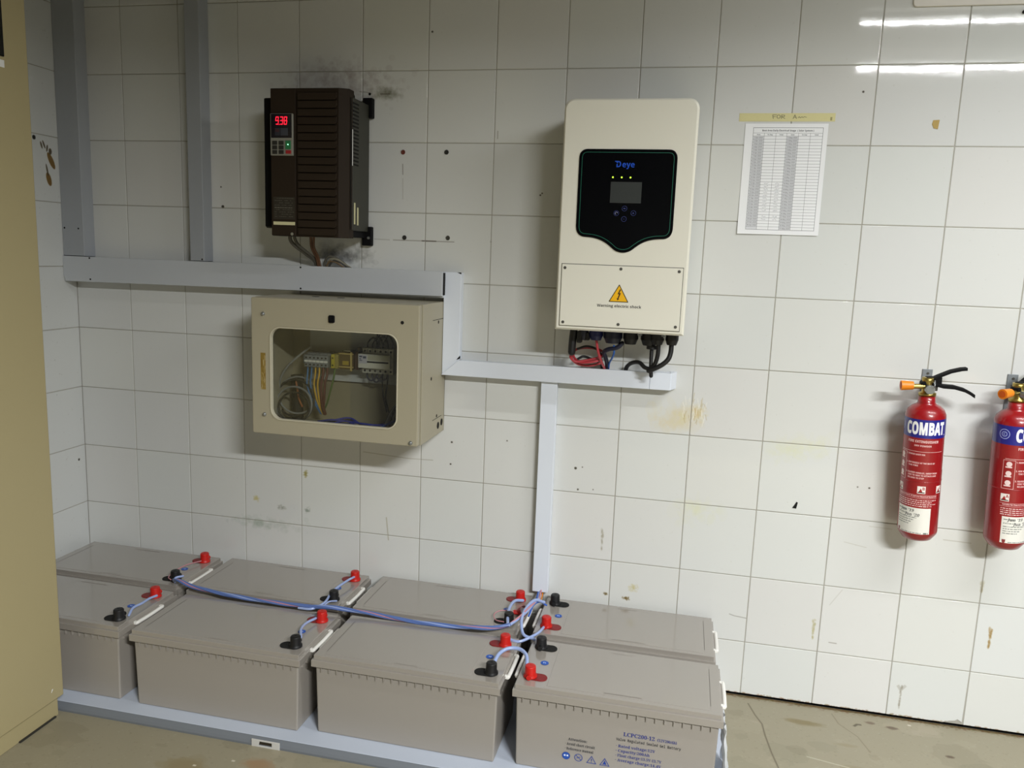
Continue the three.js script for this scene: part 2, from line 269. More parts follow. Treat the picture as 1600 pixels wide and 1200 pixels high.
// lamp fittings
for (const L of LAMPS) {
  const o = thing('fluorescent_lamp', L.label, 'lamp', [L.x, L.y, L.z]), h = L.w / 2, up = CEIL - L.y;
  const glow = std(0xffffff, 0.4, { emissive: LAMP_COLOR, emissiveIntensity: 5 });
  if (L.kind === 'batten') {
    part('housing', bx(-h - 0.03, h + 0.03, 0.045, 0.09, -0.03, 0.03, 0.004), M.white, o);
    part('fluorescent_tube', cyl(0.008, 0.008, L.w, 0, 0.011, 0, 'x', 20), glow, o);
    for (const s of [-1, 1]) { part('lamp_holder', bx(s * (h + 0.012) - 0.012, s * (h + 0.012) + 0.012, 0.0, 0.05, -0.016, 0.016, 0.003), M.white, o); part('hanging_rod', cyl(0.005, 0.005, up - 0.088, s * h * 0.7, (up + 0.088) / 2, 0, 'y', 12), M.steel, o); }
  } else {
    part('tray', bx(-h - 0.01, h + 0.01, 0.02, up - 0.001, -L.d / 2 - 0.01, L.d / 2 + 0.01, 0.002), M.white, o);
    part('diffuser', bx(-h, h, 0.004, 0.021, -L.d / 2, L.d / 2, 0.001), glow, o);
    part('light_cutoff_lip', bx(-h - 0.012, h + 0.012, -0.058, 0.025, -L.d / 2 - 0.009, -L.d / 2 - 0.003, 0.0005), M.trunkOld, o);  // unseen lip added to keep lamp light off the upper wall
    part('end_plate', bx(-h - 0.011, -h - 0.005, -0.058, 0.025, -L.d / 2 - 0.006, L.d / 2 + 0.006, 0.0005), M.trunkOld, o);  // added deep plate, hides the diffuser from the glossy tiles
    part('end_plate', bx(h + 0.005, h + 0.011, -0.012, 0.025, -L.d / 2 - 0.006, L.d / 2 + 0.006, 0.0005), M.trunkOld, o);
  }
  const a = new THREE.RectAreaLight(LAMP_COLOR, L.power, L.w, L.d);
  a.position.set(0, 0, 0); a.rotation.x = -Math.PI / 2;
  o.add(a);
}
// ---------------------------------------------------------------- metal cabinet beside the batteries
{
  const o = thing('metal_cabinet', 'tall beige sheet metal cabinet on a recessed plinth, cut by the edge of the photo', 'cabinet', [-2.18, 0, 1.15]);
  const L = (x) => x + 2.18, Z = (z) => z - 1.15;
  part('body', bx(L(-2.385), L(-1.98), 0.056, 2.15, Z(0.602), Z(1.7), 0.004, 2), M.beige, o);
  part('plinth', [bx(L(-2.38), L(-1.993), 0.0, 0.052, Z(0.61), Z(1.69), 0.002)], M.beige, o);
  part('plinth_gap', bx(L(-2.375), L(-1.997), 0.05, 0.058, Z(0.615), Z(1.68), 0), M.dark, o);
  part('foot_pad', bx(L(-1.994), L(-1.988), 0.0, 0.004, Z(0.622), Z(0.74), 0.001), M.dark, o);
  part('dark_window', bx(L(-1.981), L(-1.976), 1.651, 2.02, Z(0.672), Z(0.93), 0.002), M.blackGloss, o, 'black inset panel');
  part('paper_label', bx(L(-1.981), L(-1.9792), 1.628, 1.644, Z(0.671), Z(0.71), 0.0003), M.white, o, 'small white label');
  const chip = new THREE.SphereGeometry(1, 12, 8).scale(0.0006, 0.0032, 0.0016).rotateX(-0.6).translate(L(-1.9798), 0.089, Z(0.64));
  part('chipped_paint', [chip, new THREE.SphereGeometry(1, 12, 8).scale(0.0005, 0.0022, 0.001).rotateX(-0.6).translate(L(-1.9798), 0.085, Z(0.6425))], M.white, o);
}
// ---------------------------------------------------------------- cable trunking on the wall
// base tray with a lid that hooks over its edges
function screwHead(x, y, z, o, mat = M.hole) { part('screw', [cyl(0.0028, 0.0028, 0.0014, x, y, z, 'z', 14)], mat, o); }
const TG = 'cable trunking on the tiled wall';
{
  const o = thing('cable_trunking', 'wide grey vertical trunking in the corner against the side wall', 'trunking', [-2.36, 1.2005, 0], TG);
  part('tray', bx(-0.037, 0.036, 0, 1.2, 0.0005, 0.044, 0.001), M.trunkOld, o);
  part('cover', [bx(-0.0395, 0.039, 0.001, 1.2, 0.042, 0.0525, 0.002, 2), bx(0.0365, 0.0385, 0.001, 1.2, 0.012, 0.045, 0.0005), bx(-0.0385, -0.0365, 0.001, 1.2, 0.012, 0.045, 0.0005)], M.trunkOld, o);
  screwHead(-0.03, 0.088, 0.0525, o); screwHead(0.021, 0.087, 0.0525, o);
}
{
  const o = thing('cable_trunking', 'narrow grey vertical trunking dropping onto the long level trunking', 'trunking', [-1.917, 1.2005, 0], TG);
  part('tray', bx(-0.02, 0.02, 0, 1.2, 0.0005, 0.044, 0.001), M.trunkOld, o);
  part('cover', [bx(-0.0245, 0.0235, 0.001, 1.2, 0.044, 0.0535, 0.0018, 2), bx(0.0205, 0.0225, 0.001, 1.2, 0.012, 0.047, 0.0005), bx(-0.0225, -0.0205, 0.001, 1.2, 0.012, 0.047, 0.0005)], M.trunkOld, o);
  screwHead(0.016, 0.006, 0.053, o);
}
{
  const o = thing('cable_trunking', 'long grey level trunking between the dark drive and the glazed enclosure', 'trunking', [-1.76, 1.12, 0], TG);
  part('tray', bx(-0.64, 0.634, 0.004, 0.073, 0.0005, 0.046, 0.001), M.trunk, o);
  part('cover', ext(poly([[-0.6395, 0.08], [-0.6395, 0.02], [-0.633, 0], [0.634, 0.009], [0.634, 0.08]]), 0.046, 0.0565, 0.0012).rotateX(0), M.trunk, o);
  part('cover_lip', bx(-0.635, 0.634, 0.0745, 0.079, 0.01, 0.048, 0.0008), M.trunk, o);
  for (const [x, y] of [[-0.54, 0.076], [-0.54, 0.009], [0.19, 0.079 - 0.004], [0.19, 0.012]]) screwHead(x, y, 0.0565, o);
  // black strip painting the shaded gap at the trunking's end
  part('dark_end_gap', bx(0.633, 0.6365, 0.012, 0.076, 0.001, 0.05, 0.0005), M.hole, o);
}
{
  const o = thing('cable_trunking', 'short white vertical trunking mitred at its foot beside the glazed enclosure', 'trunking', [-1.1, 0.898, 0], TG);
  part('tray', bx(-0.024, 0.022, 0.05, 0.298, 0.0005, 0.026, 0.001), M.trunkWhite, o);
  part('cover', ext(poly([[-0.0275, 0.301], [-0.0275, 0.0], [0.0245, 0.046], [0.0245, 0.301]]), 0.0265, 0.036, 0.0015), M.trunkWhite, o);
  part('cover_lip', [bx(0.0225, 0.0243, 0.047, 0.3, 0.008, 0.029, 0.0005), bx(-0.0273, -0.0255, 0.01, 0.3, 0.008, 0.029, 0.0005)], M.trunkWhite, o);
  part('corner_gap', [ext(poly([[0.016, 0.046], [0.026, 0.05], [0.026, 0.058], [0.019, 0.05]]), 0.03, 0.0367, 0)], M.hole, o);
  part('corner_gap', [ext(poly([[0.012, 0.301], [0.0245, 0.301], [0.024, 0.296]]), 0.03, 0.0366, 0)], M.hole, o);
}
{
  const o = thing('cable_trunking', 'white level trunking below the white inverter with cables entering its top', 'trunking', [-0.78, 0.898, 0], TG);
  part('tray', bx(-0.32, 0.316, 0.002, 0.042, 0.0005, 0.034, 0.001), M.trunkWhite, o);
  part('cover', [ext(poly([[-0.3475, 0], [0.26, 0], [0.26, 0.0485], [-0.2955, 0.046]]), 0.0365, 0.046, 0.0015), bx(-0.29, 0.26, 0, 0.002, 0.01, 0.04, 0.0005), bx(-0.29, 0.26, 0.0445, 0.0465, 0.022, 0.04, 0.0005)], M.trunkWhite, o);
  part('cover_piece', [bx(0.2605, 0.318, 0, 0.0485, 0.0365, 0.0462, 0.0015), bx(0.2605, 0.316, 0, 0.002, 0.01, 0.04, 0.0005), bx(0.2605, 0.316, 0.0465, 0.0485, 0.01, 0.04, 0.0005)], M.trunkWhite, o);
  part('end_cap', ext(poly([[0.314, -0.0015], [0.333, -0.0015], [0.333, -0.006], [0.319, -0.044], [0.314, -0.044]]), 0.001, 0.0485, 0.0005).rotateX(-Math.PI / 2), M.trunkWhite, o);
}
{
  const o = thing('cable_trunking', 'slim white vertical trunking running down to the battery tops', 'trunking', [-0.805, 0.252, 0], TG);
  part('tray', bx(-0.021, 0.0205, 0.004, 0.645, 0.0005, 0.02, 0.001), M.trunkWhite, o);
  part('cover', [bx(-0.024, 0.0235, 0.002, 0.645, 0.02, 0.0295, 0.0018, 2), bx(0.021, 0.0228, 0.002, 0.644, 0.006, 0.024, 0.0005), bx(-0.0232, -0.0215, 0.002, 0.644, 0.006, 0.024, 0.0005)], M.trunkWhite, o);
}
// ---------------------------------------------------------------- dark motor drive
{
  const CX = -1.5, o = thing('motor_drive', 'dark brown motor drive with ribbed front and a glowing red number display', 'drive', [CX, 1.283, 0]);
  const L = (x) => x - CX, H = (y) => y - 1.283;
  part('heatsink_housing', [bx(L(-1.642), L(-1.372), H(1.306), H(1.668), 0.012, 0.128, 0.003, 2)], M.driveSide, o);
  part('side_wing', bx(L(-1.641), L(-1.6), H(1.309), H(1.666), 0.1, 0.134, 0.003, 2), M.black, o);
  // front cover with a chamfer on its right-hand edge
  part('front_cover', ext(poly([[L(-1.602), -0.12], [L(-1.602), -0.1635], [L(-1.4), -0.1635], [L(-1.374), -0.15], [L(-1.374), -0.12]]), H(1.284), H(1.686), 0.001).rotateX(-Math.PI / 2), M.drive, o);
  const rib = ext(poly([[0, 0], [0.11, 0], [0.116, 0.0045], [0.116, 0.0175], [0, 0.0175]]), 0.162, 0.1705, 0.0012);
  for (let k = 0; k < 18; k++) { const m = part('slat', rib, M.drive, o); m.position.set(L(-1.519), H(1.287 + k * 0.0215 + 0.0015), 0); m.scale.y = 1.08; }
  part('front_column', [bx(L(-1.601), L(-1.5255), H(1.285), H(1.685), 0.16, 0.169, 0.0015)], M.drive, o);
  for (const [x, y, w] of [[-1.369, 1.654, 0.022], [-1.369, 1.288, 0.022]]) part('mounting_foot', [bx(L(x - w), L(x + 0.008), H(y - 0.022), H(y + 0.034), 0.0005, 0.02, 0.003, 2)], M.black, o);
  part('mounting_screw', cyl(0.004, 0.004, 0.004, L(-1.3685), H(1.289), 0.0215, 'z', 16), M.steel, o);
  part('eyelet', [new THREE.TorusGeometry(0.006, 0.0025, 8, 18).rotateY(Math.PI / 2).translate(L(-1.385), H(1.674), 0.1)], M.black, o);
  part('eyelet', [new THREE.TorusGeometry(0.006, 0.0025, 8, 18).rotateY(Math.PI / 2).translate(L(-1.38), H(1.672), 0.14)], M.black, o);
  // vent slots in two columns on the side
  for (let k = 0; k < 17; k++) part('vent_slot', bx(L(-1.3735), L(-1.3712), H(1.651 - k * 0.0103), H(1.6555 - k * 0.0103), 0.092, 0.128, 0), M.hole, o);
  part('side_strip', bx(L(-1.3725), L(-1.3712), H(1.484), H(1.582), 0.131, 0.1345, 0.0003), M.white, o, 'thin white strip');
  part('side_label', bx(L(-1.3725), L(-1.3712), H(1.324), H(1.384), 0.112, 0.121, 0.0003), M.cream, o); part('side_label', bx(L(-1.3725), L(-1.3712), H(1.322), H(1.372), 0.09, 0.099, 0.0003), M.cream, o);
  part('seam', bx(L(-1.3735), L(-1.3715), H(1.308), H(1.664), 0.1415, 0.1435, 0), M.hole, o);
  part('terminal_cover', bx(L(-1.55), L(-1.378), H(1.288), H(1.308), 0.02, 0.125, 0.002), M.black, o);
  // operator panel
  const kx = (x) => L(-1.5985) + x, ky = (y) => H(1.617) - y, panel = part('keypad', bx(kx(0), kx(0.068), ky(0.113), ky(0), 0.168, 0.176, 0.002, 2), std(0x8d8c82, 0.5), o, 'grey operator keypad');
  const seg = ctex(256, 200, (c, w, h) => {
    c.fillStyle = '#050406'; c.fillRect(0, 0, w, h);
    c.strokeStyle = '#ff2038'; c.lineWidth = 9; c.lineCap = 'round';
    const lit = { 9: 'abcdfg', 3: 'abcdg', 8: 'abcdefg' };
    const digit = (x, ch) => { const W = 30, Hh = 60, y = 26, s = { a: [0, 0, W, 0], b: [W, 0, W, Hh / 2], c: [W, Hh / 2, W, Hh], d: [0, Hh, W, Hh], e: [0, Hh / 2, 0, Hh], f: [0, 0, 0, Hh / 2], g: [0, Hh / 2, W, Hh / 2] }; for (const k of lit[ch]) { const [a, b, d, e] = s[k]; c.beginPath(); c.moveTo(x + a + 3, y + b); c.lineTo(x + d - 3, y + e); c.stroke(); } };
    digit(62, 9); digit(116, 3); digit(166, 8);
    c.fillStyle = '#ff2038'; c.beginPath(); c.arc(104, 88, 5, 0, 7); c.fill();
  });
  const segOff = ctex(256, 200, (c, w, h) => { c.fillStyle = '#07070a'; c.fillRect(0, 0, w, h); c.fillStyle = '#2b2d36'; c.fillRect(48, 118, 68, 62); c.fillStyle = '#3c4048'; c.fillRect(120, 118, 90, 62); c.fillStyle = '#40262a'; c.fillRect(52, 124, 50, 26); });
  const scr = new THREE.PlaneGeometry(0.0625, 0.064).translate(kx(0.034), ky(0.0335), 0.1765);
  part('number_display', scr, phys(0xffffff, 0.15, { map: segOff, emissive: 0xffffff, emissiveMap: seg, emissiveIntensity: 1.6 }), panel, 'red glowing digits on black window');
  for (let a = 0; a < 3; a++) for (let b = 0; b < 2; b++) part('button', bx(kx(0.0065 + b * 0.0195), kx(0.0215 + b * 0.0195), ky(0.084 + a * 0.0125), ky(0.0735 + a * 0.0125), 0.1755, 0.178, 0.001), M.dark, panel);
  part('run_button', bx(kx(0.046), kx(0.063), ky(0.096), ky(0.0725), 0.1755, 0.1775, 0.001), std(0x2f7d4f, 0.45), panel, 'green button');
  part('stop_button', bx(kx(0.047), kx(0.0635), ky(0.108), ky(0.0985), 0.1755, 0.1775, 0.001), std(0xa8232a, 0.45), panel, 'red button');
  part('status_light', new THREE.SphereGeometry(0.0018, 10, 8).translate(kx(0.0545), ky(0.0835), 0.178), std(0x9dffc0, 0.3, { emissive: 0xa0ffc8, emissiveIntensity: 2 }), panel);
  const print = ctex(256, 256, (c, w, h) => {
    c.fillStyle = '#2d281f'; c.fillRect(0, 0, w, h); c.fillStyle = '#6a675c';
    const r = rng(5); for (let k = 0; k < 9; k++) { let x = 14; const y = 14 + k * 26; while (x < 225) { const q = 5 + r() * 26; if (r() < 0.75) c.fillRect(x, y, q, k === 4 ? 9 : 4); x += q + 5; } }
  });
  part('rating_print', new THREE.PlaneGeometry(0.066, 0.062).translate(L(-1.5615), H(1.361), 0.1694), std(0xffffff, 0.6, { map: print }), o);
  part('model_label', bx(L(-1.595), L(-1.5285), H(1.3145), H(1.3235), 0.1685, 0.1695, 0.0002), M.cream, o, 'cream strip label');
  part('cover_screw', cyl(0.0042, 0.0042, 0.003, L(-1.537), H(1.29), 0.17, 'z', 16), M.steel, o);
}
{
  const g = 'tails below the dark drive';
  solo('drive_cable', [tube([[-1.567, 1.3, 0.12], [-1.571, 1.278, 0.118], [-1.57, 1.262, 0.1], [-1.55, 1.235, 0.06], [-1.535, 1.212, 0.03], [-1.533, 1.185, 0.025]], 0.0055), tube([[-1.555, 1.3, 0.12], [-1.558, 1.28, 0.115], [-1.556, 1.262, 0.1], [-1.54, 1.235, 0.06], [-1.53, 1.212, 0.03], [-1.528, 1.185, 0.025]], 0.0045)], std(0x57544a, 0.6), 'grey cable pair bent below the dark drive into the trunking', 'cable', g);
  solo('drive_cable', [tube([[-1.51, 1.3, 0.11], [-1.512, 1.28, 0.105], [-1.522, 1.255, 0.08], [-1.524, 1.225, 0.045], [-1.522, 1.19, 0.03]], 0.0042), tube([[-1.5, 1.3, 0.11], [-1.503, 1.28, 0.105], [-1.515, 1.255, 0.08], [-1.518, 1.225, 0.045], [-1.517, 1.19, 0.03]], 0.0036)], std(0x5f4028, 0.6), 'brown wire pair below the dark drive', 'cable', g);
  const o = thing('drive_cable', 'grey cable bunch arching out of the level trunking below the drive', 'cable', [0, 0, 0], g);
  for (const [dx, dy, r, m] of [[0, 0, 0.004, std(0x5a584e, 0.6)], [0.008, -0.006, 0.0035, std(0x8a8674, 0.6)], [0.014, -0.012, 0.003, std(0x44423c, 0.6)], [0.004, -0.014, 0.003, std(0x6d5a40, 0.6)]])
    part('core', tube([[-1.505 + dx, 1.19, 0.03], [-1.502 + dx, 1.212 + dy, 0.034], [-1.488 + dx, 1.229 + dy, 0.04], [-1.468 + dx, 1.228 + dy, 0.04], [-1.445 + dx, 1.214 + dy, 0.034], [-1.42 + dx, 1.192, 0.025]], r), m, o);
}
// ---------------------------------------------------------------- glazed enclosure
const EX = -1.379, EY = 0.722;
{
  const o = thing('electrical_enclosure', 'beige wall enclosure with a clear window in its door showing wiring', 'enclosure', [EX, EY, 0]);
  const L = (x) => x - EX, H = (y) => y - EY, x0 = L(-1.628), x1 = L(-1.1285), y0 = H(0.722), y1 = H(1.1125);
  part('back_panel', bx(x0, x1, y0, y1, 0.001, 0.004, 0), M.enclIn, o);
  part('shell', [bx(x0, x0 + 0.003, y0, y1, 0.001, 0.216, 0.001), bx(x1 - 0.003, x1, y0, y1, 0.001, 0.216, 0.001), bx(x0 + 0.003, x1 - 0.003, y0, y0 + 0.003, 0.001, 0.216, 0.001), bx(x0 + 0.003, x1 - 0.003, y1 - 0.003, y1, 0.001, 0.216, 0.001),
    ext((() => { const s = roundRect(x0 + 0.002, x1 - 0.002, y0 + 0.002, y1 - 0.002, 0.004); s.holes.push(roundRect(x0 + 0.02, x1 - 0.02, y0 + 0.02, y1 - 0.02, 0.004, THREE.Path)); return s; })(), 0.208, 0.2155, 0.0005)], M.encl, o);
  const dx0 = x0, dx1 = x1 - 0.002, dy0 = y0 + 0.001, dy1 = y1 - 0.001, wx0 = L(-1.5705), wx1 = L(-1.19), wy0 = H(0.766), wy1 = H(1.031);
  const shape = roundRect(dx0, dx1, dy0, dy1, 0.005); shape.holes.push(roundRect(wx0, wx1, wy0, wy1, 0.032, THREE.Path));
  const door = part('door', ext(shape, 0.2195, 0.24, 0.0025, 12), M.encl, o);
  const ring = roundRect(wx0 - 0.001, wx1 + 0.001, wy0 - 0.001, wy1 + 0.001, 0.033); ring.holes.push(roundRect(wx0 + 0.0028, wx1 - 0.0028, wy0 + 0.0028, wy1 - 0.0028, 0.03, THREE.Path));
  part('window_seal', ext(ring, 0.228, 0.2422, 0.0012, 12), M.gasket, door);
  part('window_pane', ext(roundRect(wx0, wx1, wy0, wy1, 0.032), 0.225, 0.228, 0, 12), phys(0xf2f3f0, 0.02, { transmission: 1, thickness: 0, ior: 1.49 }), door);
  part('door_lock', [ext(roundRect(L(-1.392), L(-1.3745), H(1.0515), H(1.0725), 0.004), 0.2395, 0.245, 0.001), cyl(0.0055, 0.0055, 0.004, L(-1.383), H(1.062), 0.2455, 'z', 20)], M.black, door, 'black square lock');
  for (const [x, y] of [[-1.591, 1.066], [-1.59, 0.779], [-1.15, 0.7325]]) part('hinge_stud', [cyl(0.0052, 0.006, 0.004, L(x), H(y), 0.2415, 'z', 18), new THREE.SphereGeometry(0.005, 14, 8).scale(1, 1, 0.5).translate(L(x), H(y), 0.2435)], M.steel, door);
  part('stud_hole', cyl(0.0048, 0.0048, 0.0012, L(-1.179), H(1.063), 0.24, 'z', 18), M.hole, door);
  const glue = ctex(64, 256, (c, w, h) => { const r = rng(9); c.fillStyle = '#8c7330'; c.fillRect(0, 0, w, h); for (let k = 0; k < 60; k++) { c.fillStyle = ['rgba(120,92,30,.6)', 'rgba(176,158,110,.7)', 'rgba(150,126,60,.5)'][k % 3]; c.fillRect(r() * w, r() * h, 4 + r() * 14, 10 + r() * 50); } });
  part('tape_strip', bx(L(-1.6), L(-1.585), H(0.851), H(0.956), 0.2398, 0.2405, 0.0002), std(0xffffff, 0.6, { map: glue }), door, 'brown remains of peeled tape');
  for (const [y, z, r] of [[0.898, 0.134, 0.005], [0.78, 0.076, 0.0048], [1.056, 0.077, 0.0048]]) part('knockout_hole', cyl(r, r, 0.001, x1, H(y), z, 'x', 18), M.hole, o);
  for (const [y, z] of [[0.748, 0.054], [0.752, 0.02]]) part('cable_hole', cyl(0.0105, 0.0105, 0.0012, x1, H(y), z + 0.006, 'x', 22), M.hole, o);
  part('side_scratch', [bx(x1 - 0.0005, x1 + 0.0003, H(1.063), H(1.0645), 0.03, 0.13, 0), bx(x1 - 0.0005, x1 + 0.0003, H(0.772), H(0.7735), 0.03, 0.115, 0)], M.hole, o);
  part('mounting_plate', bx(L(-1.56), L(-1.19), H(0.852), H(1.075), 0.014, 0.0165, 0.0005), std(0xc2c4c4, 0.5), o, 'white mounting plate');
  part('top_knockout', [cyl(0.011, 0.011, 0.001, L(-1.5), y1, 0.1, 'y', 22)], M.hole, o); part('top_knockout', [cyl(0.011, 0.011, 0.001, L(-1.42), y1, 0.1, 'y', 22)], M.hole, o);
}
{
  // DIN rail devices
  solo('din_rail', [bx(-1.58, -1.22, 0.909, 0.929, 0.0175, 0.0245, 0.001), bx(-1.58, -1.22, 0.902, 0.909, 0.0225, 0.0245, 0), bx(-1.58, -1.22, 0.929, 0.936, 0.0225, 0.0245, 0)], M.galv, 'metal mounting rail inside the glazed enclosure', 'rail');
  const t = thing('terminal_block', 'row of six grey wire terminals inside the glazed enclosure', 'terminal block', [-1.509, 0.9, 0.025]);
  for (let k = 0; k < 6; k++) {
    const x = -0.0375 + k * 0.0127, b = part('terminal', [bx(x, x + 0.012, 0.0, 0.036, 0, 0.056, 0.0012), bx(x, x + 0.012, 0.034, 0.044, 0.0, 0.034, 0.001)], std(0x7f8488, 0.5), t);
    part('screw_hole', cyl(0.0026, 0.0026, 0.001, x + 0.006, 0.028, 0.0563, 'z', 12), M.hole, b); part('screw_hole', cyl(0.0026, 0.0026, 0.001, x + 0.006, 0.007, 0.0563, 'z', 12), M.hole, b);
    part('marker_tag', bx(x + 0.0003, x + 0.0117, 0.0145, 0.0205, 0.0555, 0.058, 0.0005), M.white, b);
  }
  const e = thing('earth_terminal', 'yellow and green earth terminal beside the grey terminals', 'terminal', [-1.449, 0.9, 0.025]);
  part('terminal_body', bx(-0.0115, 0.0, 0.0, 0.042, 0, 0.056, 0.0012), std(0xb9ab2e, 0.5), e); part('terminal_body', bx(0.0004, 0.011, 0.0, 0.042, 0, 0.056, 0.0012), std(0x9a8f4a, 0.5), e);
  part('screw_hole', [cyl(0.0026, 0.0026, 0.001, -0.006, 0.031, 0.0563, 'z', 12), cyl(0.0026, 0.0026, 0.001, -0.006, 0.009, 0.0563, 'z', 12)], M.hole, e);
  const f = thing('relay', 'brown and yellow relay in the middle of the enclosure wiring', 'relay', [-1.414, 0.894, 0.025]);
  part('relay_body', [bx(-0.022, 0.022, 0.004, 0.056, 0, 0.05, 0.002), bx(-0.022, 0.022, 0.05, 0.058, 0.0, 0.03, 0.001)], std(0x54421e, 0.5), f);
  part('relay_frame', [bx(-0.023, 0.023, 0.05, 0.0535, 0.048, 0.0535, 0.0006), bx(-0.023, 0.023, 0.01, 0.0135, 0.048, 0.0535, 0.0006), bx(0.014, 0.019, 0.0, 0.058, 0.048, 0.054, 0.0006)], std(0xbda765, 0.5), f);
  part('coil_label', bx(-0.012, 0.008, 0.018, 0.03, 0.0495, 0.0505, 0.0003), std(0xa8922c, 0.5), f);
  part('spring_clip', bx(-0.01, 0.014, 0.059, 0.062, 0.02, 0.05, 0.0006), M.steel, f);
  const s = thing('relay', 'slim brown relay base next to the white circuit breaker', 'relay', [-1.381, 0.898, 0.025]);
  part('relay_body', bx(-0.0085, 0.004, 0, 0.056, 0, 0.042, 0.0012), std(0x5d4430, 0.55), s); part('relay_clip', bx(-0.006, 0.002, 0.054, 0.066, 0.005, 0.03, 0.001), std(0x8b7b50, 0.5), s);
  const b = thing('circuit_breaker', 'white six-pole circuit breaker with a dark lever slot inside the enclosure', 'breaker', [-1.3185, 0.891, 0.025]);
  for (let k = 0; k < 6; k++) {
    const x = -0.0465 + k * 0.0163, p = part('pole', [bx(x, x + 0.0158, 0, 0.075, 0, 0.044, 0.0008)], std(0xaeaca2, 0.5), b);
    part('clamp_screw', cyl(0.0033, 0.0033, 0.001, x + 0.008, 0.008, 0.0443, 'z', 14), M.hole, p); part('clamp_screw', cyl(0.0033, 0.0033, 0.001, x + 0.008, 0.067, 0.0443, 'z', 14), M.hole, p);
  }
  part('raised_front', bx(-0.0545, 0.045, 0.0165, 0.0585, 0.03, 0.058, 0.0015), std(0xd2d1c8, 0.45), b);
  part('lever_slot', bx(-0.026, 0.041, 0.0335, 0.0385, 0.0575, 0.0586, 0), M.hole, b);
  const lab = ctex(128, 96, (c, w, h) => { c.fillStyle = '#b9b8c4'; c.fillRect(0, 0, w, h); c.fillStyle = '#4b4f66'; c.fillRect(10, 12, 44, 18); c.fillRect(66, 16, 48, 24); c.fillRect(10, 42, 30, 10); c.fillRect(10, 60, 46, 8); });
  part('rating_label', new THREE.PlaneGeometry(0.0265, 0.026).translate(-0.0395, 0.0435, 0.0583), std(0xffffff, 0.5, { map: lab }), b);
  part('clear_flap', bx(-0.024, 0.042, 0.041, 0.0565, 0.0578, 0.0592, 0.0004), std(0xb5b4a4, 0.25), b);
}
{
  // wires
  M.blueWire2 = std(0x3f78ad, 0.45);
  const W = 'wires inside the glazed enclosure', from = (k) => -1.5405 + k * 0.0127;
  const drop = (k, m, name, label, r = 0.0026, bx_ = 0, bz = 0) => solo(name, tube([[from(k), 0.9, 0.07], [from(k) + 0.001, 0.88, 0.074], [from(k) + (2.5 - k) * 0.001, 0.85, 0.082], [-1.503 + (k - 2.5) * 0.0088, 0.81, 0.084], [-1.496 + (k - 2.5) * 0.005, 0.782, 0.082], [-1.49 + (k - 2.5) * 0.003, 0.757, 0.072]], r), m, label, 'wire', W);
  drop(0, M.blueWire2, 'wire', 'blue wire under the first grey terminal'); drop(1, M.blueWire2, 'wire', 'blue wire under the second grey terminal');
  drop(2, M.yellow, 'wire', 'yellow wire under the third grey terminal'); drop(3, M.yellow, 'wire', 'yellow wire under the fourth grey terminal');
  drop(4, M.brownWire = std(0x5e2a22, 0.5), 'wire', 'dark red wire under the fifth grey terminal', 0.0045); drop(5, M.brownWire, 'wire', 'dark red wire under the last grey terminal', 0.004);
  solo('wire', tube([[-1.452, 0.9, 0.07], [-1.453, 0.87, 0.078], [-1.462, 0.83, 0.082], [-1.475, 0.79, 0.078], [-1.492, 0.76, 0.07]], 0.003), M.green, 'green earth wire falling from the yellow terminal', 'wire', W);
  const coil = thing('coiled_cable', 'grey cable coiled in loops at the bottom of the enclosure', 'cable', [0, 0, 0]);
  for (const [x, y, z, r, m, k] of [[-1.572, 0.785, 0.1, 0.058, M.grayWire, 0.92], [-1.575, 0.79, 0.09, 0.064, M.dark, 1], [-1.57, 0.81, 0.08, 0.062, M.grayWire, 0.9], [-1.585, 0.8, 0.07, 0.06, M.dark, 0.95], [-1.566, 0.778, 0.11, 0.05, M.dark, 0.9]])
    part('loop', new THREE.TorusGeometry(r, 0.0034, 8, 48).scale(1, k, 1).rotateX(-0.15).translate(x, Math.max(y, EY + 0.008 + r * k), z), m, coil);
  part('tail', tube([[-1.632, 0.8, 0.08], [-1.62, 0.86, 0.09], [-1.595, 0.9, 0.09], [-1.56, 0.935, 0.08], [-1.53, 0.96, 0.07]], 0.0034), M.grayWire, coil);
  const c2 = thing('conduit_gland', 'dark cable gland tube standing at the side of the enclosure wiring', 'gland', [-1.585, 0.717, 0.05]);
  part('tube_body', cyl(0.016, 0.018, 0.13, 0, 0.066, 0, 'y', 24), M.rubber, c2); part('collar', cyl(0.021, 0.021, 0.02, 0, 0.14, 0, 'y', 8), M.dark, c2);
  solo('wire', tube([[-1.578, 0.85, 0.074], [-1.572, 0.83, 0.078], [-1.567, 0.8, 0.078], [-1.558, 0.775, 0.074]], 0.0028), std(0xb06a3c, 0.5), 'orange wire behind the coiled grey cable', 'wire', W);
  const bun = thing('wire_bundle', 'dark blue wire bundle lying on the floor of the enclosure', 'wires', [0, 0, 0]);
  const r = rng(15);
  for (let k = 0; k < 9; k++) { const y = 0.722 + 0.003 * k * (k < 6 ? 1 : 0.5), z = 0.08 + 0.012 * (k % 4); part('core', tube([[-1.49 - 0.02 * r(), y, z], [-1.45, y + 0.004 + 0.008 * r(), z + 0.01], [-1.4, y + 0.006 + 0.014 * r(), z], [-1.35, y + 0.002 + 0.008 * r(), z + 0.012], [-1.3, y + 0.004, z], [-1.25, y + 0.012 + 0.02 * r(), z - 0.01]], 0.003), [M.rubber, M.dark, M.brown, M.navy, M.rubber, M.navy, M.navy, M.blueWire, M.navy][k], bun); }
  const side = thing('wire_bundle', 'black and grey cables bent up the side of the enclosure', 'wires', [0, 0, 0]);
